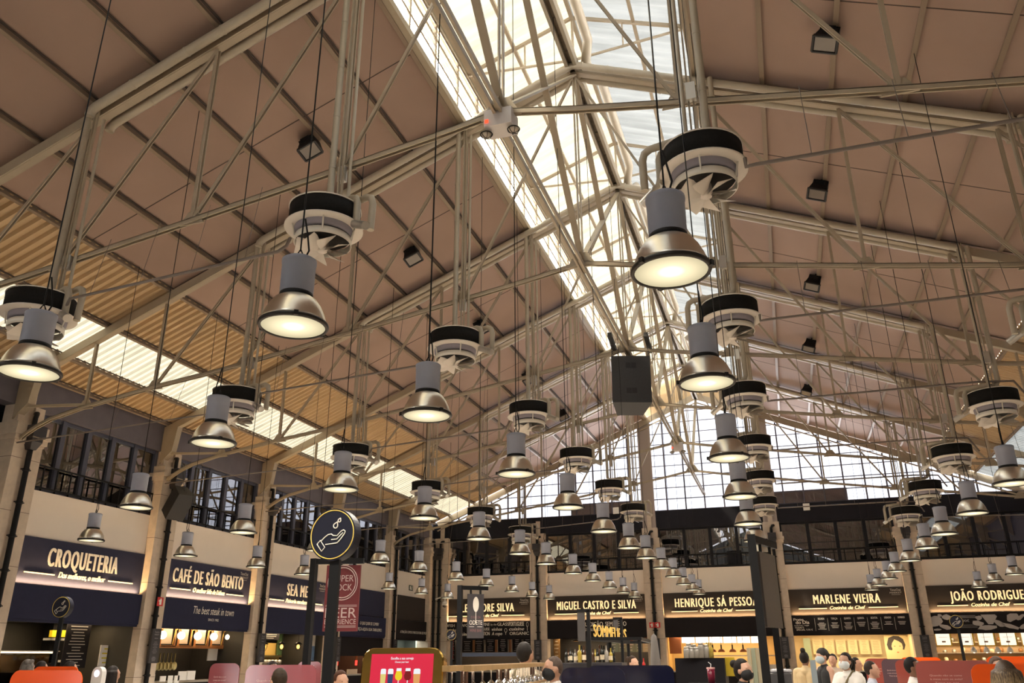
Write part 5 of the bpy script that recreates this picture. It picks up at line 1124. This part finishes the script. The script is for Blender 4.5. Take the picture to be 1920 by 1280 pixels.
# ================================================================ bar rack with hanging glasses
railw = M('rack_wood', (0.36, 0.23, 0.10), 0.45, 0, 0.25, 14); postw = M('rack_post', (0.07, 0.03, 0.015), 0.4)
A0, A1 = at(836, 1257, D=5.2), at(1012, 1229, D=9.5); A1.z = A0.z = 1.545
t = thing('glass_rack', 'long wooden bar rack with two rails, centre foreground', 'rack', (A0.x, A0.y, 0))
dr = (A1-A0).normalized(); side = Vector((dr.y, -dr.x, 0))*0.4
for k, (dz, off) in enumerate(((0.0, 0.0), (0.0, 0.35), (-0.16, 0.0), (-0.16, 0.35))):
    part('rail', MB().bar(A0+side*off+Vector((0,0,dz)), A1+side*off+Vector((0,0,dz)), 0.05, 0.035 if k < 2 else 0.02), railw, t)
for f in (0.12, 0.42, 0.5, 0.86):
    p = A0+(A1-A0)*f; part('post', MB().box((p.x-0.02, p.y-0.02, 0), (p.x+0.02, p.y+0.02, 1.55)), postw, t)
wg = M_glass('wine_glass', (0.88, 0.89, 0.9), 0.12)
for i in range(26):
    f = 0.02+0.96*i/26; c = A0+(A1-A0)*f+side*(0.05+0.24*(i % 2)); c.z = 1.525
    up = f > 0.45
    prof = [(0.034, 0.0), (0.004, -0.004), (0.004, -0.075), (0.03, -0.10), (0.04, -0.135), (0.033, -0.175), (0.032, -0.175), (0.038, -0.135), (0.0, -0.085)]
    solo('wine_glass', MB().lathe(prof, 14, c), wg, 'stemmed glass hanging upside down from the wooden rack', 'glass', 'glasses hanging on the wooden rack')
# ================================================================ dividers, tables and counters near the viewer
def acrylic(name, col, a):
    mt = bpy.data.materials.new(name); mt.use_nodes = True; nt = mt.node_tree; b = nt.nodes['Principled BSDF']
    b.inputs['Base Color'].default_value = (*col, 1); b.inputs['Roughness'].default_value = 0.12; b.inputs['Alpha'].default_value = a; MATS[name] = mt; return mt
or_m, pk_m = acrylic('acrylic_orange', (0.80, 0.10, 0.012), 0.93), acrylic('acrylic_pink', (0.33, 0.10, 0.12), 0.72)
gy_m, rd_m, nv_m = acrylic('acrylic_plum', (0.13, 0.09, 0.11), 0.95), acrylic('acrylic_brick', (0.38, 0.09, 0.07), 0.93), acrylic('acrylic_navy', (0.008, 0.009, 0.025), 0.98)
table_m = M('table_wood', (0.4, 0.25, 0.13), 0.5, 0, 0.2, 10)
def divider(x0, y0, x1, D, mt, label, txt=0, yaw=0.0, n1=1):
    a, b = at(x0, y0, D=D), at(x1, y0, D=D); z1 = (a.z+b.z)/2; w = (b-a).length; c = (a+b)/2
    u = Vector((cos(yaw), sin(yaw), 0)); nn = Vector((sin(yaw), -cos(yaw), 0)); fr = Frame((c.x, c.y, 0), u, nn)
    t = thing('table_divider', label, 'divider', (c.x, c.y, 0.75)); r = min(0.09, w*0.2); h = z1-0.75
    P = [(-w/2, 0.75)]+[(w/2, 0.75)]+[(w/2-r+r*cos(q), z1-r+r*sin(q)) for q in [pi/2*i/6 for i in range(7)]]+[(-w/2+r+r*cos(q), z1-r+r*sin(q)) for q in [pi/2+pi/2*i/6 for i in range(7)]]
    mb = MB().prism([fr.p(x, z, 0.005) for x, z in P], -nn*0.01); part('panel', mb, mt, t)
    if txt:
        mb = MB(); sh = ('Quando não se come', 'à mesa com os avós?', 'Time to eat')
        for i in range(3): put_text(mb, fr, sh[i], -w*0.12, z1-0.17-i*0.04, 0.008, 0.02, w*0.42*(1-0.25*(i == 2)), bold=0.0, depth=0)
        part('lettering', mb, M('divider_print', (0.7, 0.5, 0.48), 0.5), t)
    t2 = thing('shared_table', 'wooden table under the ' + label, 'table', (c.x, c.y, 0)); mb = MB(); fr.box(mb, -w/2-0.1, w/2+0.1, 0.71, 0.749, -0.4, 0.4); part('tabletop', mb, table_m, t2)
    for sx in (-1, 1):
        for sn in (-1, 1): mb = MB(); fr.box(mb, sx*w*0.42-0.03, sx*w*0.42+0.03, 0, 0.71, sn*0.32-0.03, sn*0.32+0.03); part('leg', mb, black, t2)
    return t
divider(5, 1256, 174, 7.2, or_m, 'orange table divider, nearest in the lower left corner')
divider(52, 1249, 160, 9.6, or_m, 'orange table divider, second behind the nearest one on the left')
divider(390, 1243, 455, 10.5, pk_m, 'pink printed table divider, left of the two by second stall', 1)
divider(452, 1246, 604, 9.0, pk_m, 'long pink translucent table divider, left of the black posts', 1)
divider(556, 1240, 606, 12.0, pk_m, 'small pink translucent table divider behind the black posts')
divider(1050, 1251, 1172, 8.0, nv_m, 'navy table divider, nearest in the middle')
divider(1100, 1247, 1262, 10.5, nv_m, 'navy table divider, farther one in the middle')
divider(1690, 1232, 1760, 16.0, or_m, 'orange table divider behind the man in white on the right')
divider(1622, 1234, 1668, 14.0, rd_m, 'rust table divider with print, leftmost on the right side', 1)
divider(1653, 1235, 1700, 12.6, gy_m, 'plum table divider with print, on the right side', 1)
divider(1679, 1237, 1725, 11.4, rd_m, 'rust table divider right of the plum one')
divider(1720, 1238, 1850, 9.6, acrylic('acrylic_rose', (0.42, 0.13, 0.12), 0.9), 'rose table divider with print, right side', 1)
divider(1826, 1244, 1990, 7.6, or_m, 'orange table divider, nearest on the right')
divider(1855, 1230, 1990, 13.0, or_m, 'orange table divider, farthest on the right')
# counters and odd things in the middle distance
b, c, hw, z0, z1 = wb(1273, 1233, 1362, 1300, 11.5, 0.6); solo('service_counter', MB().box((c.x-hw, c.y-0.3, 0), (c.x+hw, c.y+0.3, z1)), M('counter_ink', (0.01, 0.009, 0.012), 0.5, spec=0.2), 'dark service counter with jars, right of the middle', 'counter'); zc, cc = z1, c
solo('mustard_screen', wb(1361, 1232, 1378, 1267, 11.3, 0.05)[0], M('mustard', (0.5, 0.36, 0.01), 0.5), 'mustard yellow panel at the end of the dark service counter', 'panel')
rr = random.Random(8)
for i in range(9):
    p = at(1288+i*4.6, 1232, D=11.3+0.15*(i % 2)); p.z = zc; h = rr.uniform(0.13, 0.2); t = thing('storage_jar', 'glass storage jar on the dark service counter', 'jar', p, 'jars on the service counter')
    part('body', MB().lathe([(0, 0), (0.042, 0), (0.042, h*0.75), (0.03, h*0.85), (0, h*0.85)], 12, p), bott[2], t); part('lid', MB().lathe([(0, h), (0.034, h), (0.034, h*0.85), (0, h*0.85)], 12, p), galv, t)
for i in range(3):
    p = at(1327+i*4, 1232, D=11.3); p.z = zc; bottle(p, 0.2, bott[3], 'yellow oil bottle on the dark service counter', 'oil bottles on the service counter')
p = at(1333, 1258, D=8.2); t = thing('drink_cup', 'tall dark red drink with a straw, right of the middle', 'cup', (p.x, p.y, 1.36)); q = Vector((p.x, p.y, 1.36))
part('cup', MB().lathe([(0, 0), (0.034, 0), (0.04, 0.14), (0, 0.14)], 16, q), M('berry', (0.16, 0.01, 0.03), 0.2), t); part('lid', MB().lathe([(0.041, 0.135), (0.042, 0.15), (0, 0.152)], 16, q), M('lid_pink', (0.6, 0.3, 0.28), 0.4), t); part('straw', MB().tube([q+Vector((0,0,.15)), q+Vector((0.005,0,.18)), q+Vector((-0.02,0,.2))], 0.004, 5), white, t)
solo('side_table', MB().box((p.x-0.25, p.y-0.2, 0), (p.x+0.25, p.y+0.2, 1.36)), M('side_dark', (0.03, 0.025, 0.025), 0.5), 'dark stand under the red drink', 'table')
p = at(1229, 1240, D=14.0); solo('parasol_cover', MB().lathe([(0, 0), (0.11, 0), (0.10, 0.9), (0.085, 1.55), (0.05, 1.95), (0.0, 2.0)], 18, (p.x, p.y, 0)), M('cover_grey', (0.14, 0.125, 0.115), 0.8), 'grey tapering covered column beside the navy dividers', 'cover')
p = at(1207, 1243, D=13.2); bottle(Vector((p.x, p.y, 1.40)), 0.2, M('ketchup', (0.5, 0.02, 0.02), 0.3), 'red sauce bottle beside the grey covered column', None); solo('plinth', MB().box((p.x-0.15, p.y-0.15, 0), (p.x+0.15, p.y+0.15, 1.40)), M('bar_dark', (0.03, 0.03, 0.04), 0.4), 'dark plinth under the red sauce bottle', 'plinth')
t = thing('magazine_stand', 'upright stand of pale books and boards beside the bronze board stand', 'stand', (*at(1418, 1270, D=9.8).to_2d(), 0))
for i, (x0, x1, mt) in enumerate(((1404, 1411, M('book_pale', (0.42, 0.36, 0.24), 0.6)), (1412, 1420, M('book_green', (0.3, 0.33, 0.24), 0.6)), (1421, 1430, MATS['book_pale']))): part('board', wb(x0, 1214, x1, 1300, 9.8, 0.06)[0], mt, t)
part('base', MB().cbox(at(1418, 1300, D=9.8)-Vector((0,0,0.6)), (0.22, 0.2, 0.9)), charcoal, t)
b, c, hw, z0, z1 = wb(1445, 1247, 1484, 1300, 13.0, 0.5); solo('display_counter', MB().box((c.x-hw, c.y-0.3, 0), (c.x+hw, c.y+0.3, z1-0.12)), M('counter_ink2', (0.05, 0.05, 0.055), 0.4), 'small counter of wrapped food behind the slim dark post', 'counter')
for i in range(6):
    p = at(1450+i*5.5, 1252, D=13.0); p.z = z1-0.12+0.035; solo('wrapped_roll', MB().ball(p, 0.05, 10, (1.2, 1, 0.7)), M('film_wrap', (0.45, 0.45, 0.47), 0.15), 'film-wrapped roll on the small counter', 'roll', 'wrapped rolls')
p = at(186, 1262, D=11.0); t = thing('ticket_dispenser', 'white round-topped dispenser with a pink lit dial, lower left', 'dispenser', (p.x, p.y, 0))
part('body', MB().prism([(p.x+0.085*cos(a), p.y-0.04, p.z+0.0+0.085*sin(a)) for a in [pi*i/10 for i in range(11)]]+[(p.x-0.085, p.y-0.04, 0), (p.x+0.085, p.y-0.04, 0)], (0, 0.08, 0)), white, t)
part('dial', MB().disc((p.x, p.y-0.045, p.z), 0.045, 18, (0, -1, 0)), M_emit('dial_pink', (0.95, 0.7, 0.85), 1.0), t)
b, c, hw, z0, z1 = wb(1520, 1237, 1530, 1262, 14.0, 0.05); solo('order_terminal', MB().box((c.x-hw, c.y-0.03, 0), (c.x+hw, c.y+0.03, z1)), M('terminal_grey', (0.25, 0.3, 0.33), 0.3), 'slim grey order terminal between two standing women', 'terminal')
# ================================================================ people
def remesh(name, mb, mt, parent, voxel, it=3):
    o = link(name, mb.mesh(name, mt), None)
    md = o.modifiers.new('r', 'REMESH'); md.mode = 'VOXEL'; md.voxel_size = voxel; md.use_smooth_shade = True
    sm = o.modifiers.new('s', 'SMOOTH'); sm.factor = 0.5; sm.iterations = it
    me = bpy.data.meshes.new_from_object(o.evaluated_get(bpy.context.evaluated_depsgraph_get()))
    bpy.data.objects.remove(o); me.name = name
    if not me.materials: me.materials.append(mt)
    return link(name, me, parent)
SK = {'light': (0.56, 0.33, 0.23), 'tan': (0.42, 0.23, 0.15), 'brown': (0.20, 0.10, 0.06)}
def person(px, py, D, face, label, skin='light', hair=(0.03, 0.02, 0.015), style='short', shirt=(0.75, 0.72, 0.68), sleeve='short', trousers=(0.04, 0.04, 0.06), mask=None, extra=None, voxel=0.014, arms=(0, 0), cap=None, turn=0.0):
    """px, py = top of the head on the photo, D = depth, face = heading (0 looks at the viewer, 90 to the right, 180 away)"""
    top = at(px, py, D=D); Hh = top.z; k = Hh/1.69
    t = thing('person', label, 'person', (top.x, top.y, 0), None, R(face)); t.scale = (k, k, k)
    sk = M('skin_'+skin, SK[skin], 0.5, 0, 0.06, 8); sh = M('shirt_%d%d%d' % tuple(int(c*99) for c in shirt), shirt, 0.8, 0, 0.08, 14); tr = M('trousers_%d%d%d' % tuple(int(c*99) for c in trousers), trousers, 0.8); hm = M('hair_%d%d%d' % tuple(int(c*999) for c in hair), tuple(c*0.5 for c in hair), 0.6, 0, 0.6, 40, bump=0.6, spec=0.2)
    b = MB(); V = Vector
    HC = V((0, -0.012, 1.565)); q = Matrix.Rotation(R(turn), 3, 'Z'); hp = lambda x, y, z: V((0, 0, 0))+q@V((x, y, 0))+V((0, 0, z))
    hb = MB().ball(HC, 0.097, 18, (0.80, 1.0, 1.2)); hb.ball((0, -0.035, 1.505), 0.062, 14, (0.85, 1.0, 1.0)); hb.capsule((0, -0.10, 1.572), (0, -0.122, 1.545), 0.010, 0.014, 8)
    hb.ball((0, -0.098, 1.515), 0.016, 8, (1.6, 0.6, 0.6)); hb.ball((0, -0.088, 1.47), 0.024, 8); hb.capsule((-0.05, -0.082, 1.596), (0.05, -0.082, 1.596), 0.014, 0.014, 8)
    for s in (-1, 1): hb.ball((s*0.08, 0.005, 1.555), 0.03, 8, (0.4, 0.8, 1.1)); hb.ball((s*0.042, -0.075, 1.54), 0.026, 8)
    b.add([hp(v.x, v.y, v.z) for v in hb.v], hb.f, True)
    b.capsule((0, 0.02, 1.36), (0, 0.0, 1.50), 0.056, 0.05)
    c = MB()
    for s in (-1, 1): c.capsule((s*0.085, 0.0, 1.27), (s*0.07, 0.0, 1.02), 0.098, 0.085); c.capsule((s*0.08, 0, 1.02), (s*0.085, 0.01, 0.92), 0.09, 0.105)
    c.capsule((-0.15, 0.015, 1.36), (0.15, 0.015, 1.36), 0.058, 0.058); c.capsule((0, 0.015, 1.36), (0, 0.01, 1.42), 0.085, 0.055)
    b.add(c.v, c.f, True); S_ = MB(); S_.add([v*1.0 for v in c.v], c.f, True); T_ = MB()
    J = []
    for s, a in zip((-1, 1), arms):
        sh_ = V((s*0.185, 0.015, 1.345)); d = V((s*0.12, -sin(R(a))*1.0, -cos(R(a)))).normalized(); el = sh_+d*0.28
        a2 = a+20+0.5*a; d2 = V((-s*0.05, -sin(R(a2)), -cos(R(a2)))).normalized(); wr = el+d2*0.25
        b.capsule(sh_, el, 0.048, 0.04); b.capsule(el, wr, 0.038, 0.026); hd = wr+d2*0.05; b.capsule(wr, hd+d2*0.03, 0.026, 0.034, 8)
        sidev = V((1, 0, 0)) if abs(d2.x) < 0.8 else V((0, 1, 0))
        for f in range(4): o = sidev*(0.018*(f-1.5)); L = (0.062, 0.074, 0.07, 0.056)[f]; m1 = hd+o+d2*(0.05+L*0.5)+V((0, -0.004, 0)); b.capsule(hd+o+d2*0.04, m1, 0.0095, 0.009, 6); b.capsule(m1, m1+d2*L*0.5+V((0, -0.012, 0)), 0.009, 0.008, 6)
        b.capsule(hd-sidev*s*0.02, hd-sidev*s*0.045+d2*0.045, 0.011, 0.009, 6)
        if sleeve == 'long': S_.capsule(sh_, el, 0.06, 0.05); S_.capsule(el, wr, 0.048, 0.036)
        elif sleeve == 'short': S_.capsule(sh_, sh_+(el-sh_)*0.72, 0.062, 0.058)
        hip, kn, an = V((s*0.09, 0.01, 0.9)), V((s*0.098, -0.015, 0.49)), V((s*0.10, 0.02, 0.085))
        b.capsule(hip, kn, 0.085, 0.055); b.capsule(kn, an, 0.052, 0.036); b.capsule(V((s*0.10, 0.03, 0.05)), V((s*0.115, -0.15, 0.035)), 0.045, 0.033)
        T_.capsule(hip, kn, 0.10, 0.068); T_.capsule(kn, an, 0.066, 0.052)
    T_.capsule((-0.08, 0.01, 0.95), (0.08, 0.01, 0.95), 0.108, 0.108)
    body = remesh('body', b, sk, t, voxel)
    # clothes: thicker shells over the trunk
    sv = MB(); 
    for s in (-1, 1): sv.capsule((s*0.088, 0.0, 1.27), (s*0.075, 0.0, 1.02), 0.112, 0.102); sv.capsule((s*0.083, 0, 1.02), (s*0.088, 0.01, 0.90), 0.104, 0.118)
    sw = 0.155 if sleeve != 'none' else 0.11
    sv.capsule((-sw, 0.015, 1.352), (sw, 0.015, 1.352), 0.068, 0.068); sv.capsule((0, 0.018, 1.36), (0, 0.016, 1.40), 0.095, 0.072)
    k0 = len(c.v); sv.add(S_.v[k0:], [tuple(i-k0 for i in f) for f in S_.f if min(f) >= k0], True)
    remesh('shirt', sv, sh, t, max(voxel, 0.014)); remesh('trousers', T_, tr, t, 0.018)
    # hair
    def hpart(nm, mb, mt): mb.v = [hp(v.x, v.y, v.z) for v in mb.v]; return remesh(nm, mb, mt, t, max(0.009, voxel*0.8), 2)
    h = MB()
    if style == 'shaved':
        h.ball((0, 0.004, 1.585), 0.097, 16, (0.815, 1.0, 1.13)); h.v = [v if not (v.y < -0.05 and v.z < 1.625) else V((v.x*0.6, v.y+0.05, v.z+0.02)) for v in h.v]
    else:
        h.ball((0, 0.015, 1.592), 0.105, 16, (0.83, 0.98, 1.1)); h.v = [v if not (v.y < -0.045 and v.z < 1.63) else V((v.x*0.7, v.y+0.06, v.z+0.03)) for v in h.v]
        if style in ('bun', 'pony', 'long', 'curly'): h.ball((0, 0.03, 1.56), 0.1, 14, (0.88, 0.9, 1.1))
        if style == 'bun': h.ball((0, 0.12, 1.64), 0.05, 12)
        if style == 'topbun': h.ball((0, 0.05, 1.72), 0.05, 12)
        if style == 'pony': h.capsule((0, 0.10, 1.60), (0, 0.17, 1.56), 0.04, 0.05); h.capsule((0, 0.17, 1.56), (0, 0.16, 1.38), 0.05, 0.025)
        if style == 'long':
            rq = random.Random(6)
            for i in range(15):
                a_ = pi*(i/14.0)-0.15*(i % 2); x_, y_ = 0.085*cos(a_), 0.02+0.085*sin(a_)
                p1 = (x_, y_, 1.60); p2 = (x_*1.25+rq.uniform(-.012, .012), y_*1.1+0.01, 1.46); p3 = (x_*1.35+rq.uniform(-.02, .02), y_*1.05+0.02, 1.33); p4 = (x_*1.2+rq.uniform(-.03, .03), y_+0.03, 1.18+rq.uniform(-.04, .04))
                h.capsule(p1, p2, 0.032, 0.03, 8); h.capsule(p2, p3, 0.03, 0.032, 8); h.capsule(p3, p4, 0.032, 0.012, 8)
        if style == 'curly':
            rq = random.Random(2)
            for _ in range(26): a_ = rq.uniform(0, 6.28); h.ball((0.085*cos(a_), 0.02+0.08*sin(a_), 1.5+rq.uniform(0, 0.17)), 0.035, 8)
    if style == 'long' and hair[0] > 0.3:          # brown roots growing into blond lengths
        hm = M('hair_grown_out', hair, 0.5, 0, 0.4, 30, bump=0.5); nt = hm.node_tree
        if not nt.nodes.get('roots'):
            tc = nt.nodes['Texture Coordinate']; sp = nt.nodes.new('ShaderNodeSeparateXYZ'); cr = nt.nodes.new('ShaderNodeValToRGB'); cr.name = 'roots'
            wv = nt.nodes.new('ShaderNodeTexNoise'); mp = nt.nodes.new('ShaderNodeMapping'); mp.inputs['Scale'].default_value = (30, 30, 3); ad = nt.nodes.new('ShaderNodeMath'); ad.operation = 'MULTIPLY_ADD'; ad.inputs[1].default_value = 0.5; ma = nt.nodes.new('ShaderNodeMath'); ma.inputs[1].default_value = -0.25
            nt.links.new(tc.outputs['Object'], sp.inputs[0]); nt.links.new(tc.outputs['Object'], mp.inputs[0]); nt.links.new(mp.outputs[0], wv.inputs['Vector'])
            nt.links.new(wv.outputs['Fac'], ad.inputs[0]); nt.links.new(sp.outputs['Z'], ma.inputs[0]); nt.links.new(ma.outputs[0], ad.inputs[2])
            sb = nt.nodes.new('ShaderNodeMath'); sb.operation = 'SUBTRACT'; sb.inputs[1].default_value = 1.0; nt.links.new(ad.outputs[0], sb.inputs[0])
            e = cr.color_ramp.elements; e[0].position = 0.40; e[0].color = (0.36, 0.25, 0.12, 1); e[1].position = 0.62; e[1].color = (0.045, 0.026, 0.014, 1)
            nt.links.new(sb.outputs[0], cr.inputs['Fac']); nt.links.new(cr.outputs['Color'], nt.nodes['Principled BSDF'].inputs['Base Color'])
    hpart('hair', h, hm)
    if style == 'blond':
        pass
    for s in (-1, 1):
        e = MB().ball((s*0.033, -0.087, 1.575), 0.011, 8); e.v = [hp(v.x, v.y, v.z) for v in e.v]; o = part('eye', e, M('eye_dark', (0.04, 0.025, 0.02), 0.2), t, local=True)
    if mask:
        mk = MB().ball((0, -0.05, 1.522), 0.090, 14, (0.97, 0.90, 0.86)); mk.v = [v for v in mk.v]
        fm = hpart('face_mask', mk, M('mask_%d%d%d' % tuple(int(c_*99) for c_ in mask), mask, 0.8))
        lp = MB()
        for s in (-1, 1): lp.tube([(s*0.06, -0.075, 1.54), (s*0.082, 0.0, 1.575), (s*0.083, 0.025, 1.55), (s*0.06, -0.07, 1.48)], 0.003, 4)
        lp.v = [hp(v.x, v.y, v.z) for v in lp.v]; under(part('mask_loop', lp, MATS['mask_%d%d%d' % tuple(int(c_*99) for c_ in mask)], t, local=True), fm)
    if cap:
        cp = MB().ball((0, 0.01, 1.615), 0.108, 16, (0.84, 1.0, 0.9)); cp.capsule((-0.05, 0.10, 1.60), (0.05, 0.10, 1.60), 0.02, 0.02); cp.capsule((-0.04, 0.15, 1.585), (0.04, 0.15, 1.585), 0.012, 0.012); hpart('cap', cp, M('cap_black', cap, 0.8))
    if extra == 'strap':
        part('bag_strap', MB().tube([(0.11, 0.0, 1.43), (0.06, -0.10, 1.3), (-0.03, -0.135, 1.15), (-0.14, -0.12, 0.98), (-0.19, 0.0, 0.93), (-0.1, 0.14, 1.1), (0.08, 0.11, 1.36), (0.11, 0.0, 1.43)], 0.018, 6), M('strap_olive', (0.12, 0.09, 0.04), 0.7), t, local=True)
    if extra == 'jacket':
        mb = MB()
        for i in range(7): mb.ball((0.16+0.03*(i % 3), -0.2-0.02*i, 1.02+0.04*((i*2) % 3)), 0.08, 8)
        pass
    return t
person(1038, 1230, 8.4, -62, 'man with shaved head in a black face mask, behind the wooden glass rack', 'tan', (0.16, 0.11, 0.085), 'shaved', (0.62, 0.58, 0.55), mask=(0.012, 0.012, 0.014), voxel=0.010)
person(984, 1205, 9.5, 165, 'waiter seen from behind in a cream shirt with dark straps, at the wooden rack', 'tan', (0.03, 0.022, 0.018), 'short', (0.66, 0.56, 0.42), trousers=(0.03, 0.03, 0.03), extra='strap')
person(1391, 1236, 9.4, 62, 'person with dark hair in a bun, black top and black mask, right of the middle', 'light', (0.018, 0.012, 0.01), 'bun', (0.015, 0.015, 0.017), sleeve='long', mask=(0.012, 0.012, 0.014), voxel=0.010)
person(1507, 1222, 15.5, 160, 'person in a beige tunic with hair tied up, seen from behind by the cream stall', 'brown', (0.02, 0.014, 0.012), 'topbun', (0.55, 0.42, 0.24), sleeve='long')
person(1540, 1216, 14.5, -60, 'person in a black sleeveless top, backwards cap and blue mask', 'light', (0.05, 0.03, 0.02), 'short', (0.014, 0.014, 0.016), sleeve='none', mask=(0.42, 0.5, 0.55), cap=(0.015, 0.013, 0.013))
person(1560, 1226, 17.0, -20, 'dark haired person standing behind the black sleeveless top', 'tan', (0.02, 0.014, 0.012), 'short', (0.45, 0.36, 0.28))
person(1583, 1224, 12.6, -38, 'person in a white T-shirt with a bag strap, white mask and ponytail', 'tan', (0.025, 0.016, 0.013), 'pony', (0.74, 0.71, 0.67), mask=(0.62, 0.66, 0.68), extra='strap', arms=(30, 30))
person(1604, 1233, 15.5, 70, 'dark haired person in white seated behind the woman with the bag strap', 'tan', (0.02, 0.014, 0.012), 'short', (0.66, 0.64, 0.6))
person(1632, 1240, 11.8, 80, 'person in a pale blue shirt behind the rust divider', 'light', (0.06, 0.04, 0.03), 'short', (0.45, 0.48, 0.58), sleeve='long', arms=(40, 40))
person(1709, 1233, 10.6, 78, 'man with dark hair in a white shirt at the rose divider', 'brown', (0.015, 0.012, 0.012), 'short', (0.76, 0.73, 0.7), arms=(50, 50), voxel=0.012)
person(1882, 1240, 6.2, 170, 'person with long blond hair seen from behind, lower right corner', 'light', (0.38, 0.26, 0.12), 'long', (0.5, 0.42, 0.35), voxel=0.010)
person(1868, 1232, 9.0, 20, 'person half hidden behind the long blond hair', 'light', (0.2, 0.13, 0.1), 'short', (0.45, 0.4, 0.4))
person(433, 1255, 10.9, 15, 'dark haired person behind the pink printed divider', 'tan', (0.02, 0.014, 0.012), 'bun', (0.5, 0.3, 0.32))
person(512, 1240, 11.2, 60, 'dim figure seen through the long pink divider', 'brown', (0.03, 0.02, 0.02), 'short', (0.14, 0.08, 0.1))
person(524, 1254, 8.2, -120, 'man with brown hair in a white shirt, in front of the long pink divider', 'light', (0.06, 0.038, 0.022), 'short', (0.74, 0.72, 0.68), arms=(50, 50), voxel=0.012)
person(214, 1249, 11.5, 170, 'person with long dark hair seen from behind, by the nearest left stall', 'tan', (0.03, 0.02, 0.016), 'long', (0.05, 0.04, 0.045))
person(54, 1237, 13.0, 175, 'person with grey hair at the lit pastry case, behind the orange dividers', 'light', (0.25, 0.22, 0.2), 'curly', (0.2, 0.16, 0.14))
person(80, 1240, 13.4, 175, 'dark haired person at the nearest left stall, right of the grey haired one', 'tan', (0.03, 0.02, 0.018), 'short', (0.06, 0.05, 0.05))
person(134, 1240, 12.5, 170, 'dark haired person below the tall menu board of the nearest left stall', 'tan', (0.02, 0.015, 0.014), 'short', (0.05, 0.045, 0.05))
person(1186, 1230, 15.0, 60, 'brown haired person by the grey covered column, farther away', 'light', (0.07, 0.04, 0.025), 'bun', (0.2, 0.18, 0.18))
person(640, 1258, 8.8, 60, 'reddish lit person behind the large black post', 'tan', (0.10, 0.035, 0.015), 'short', (0.3, 0.10, 0.05))  # reddish light on this figure is put into hair and shirt colours
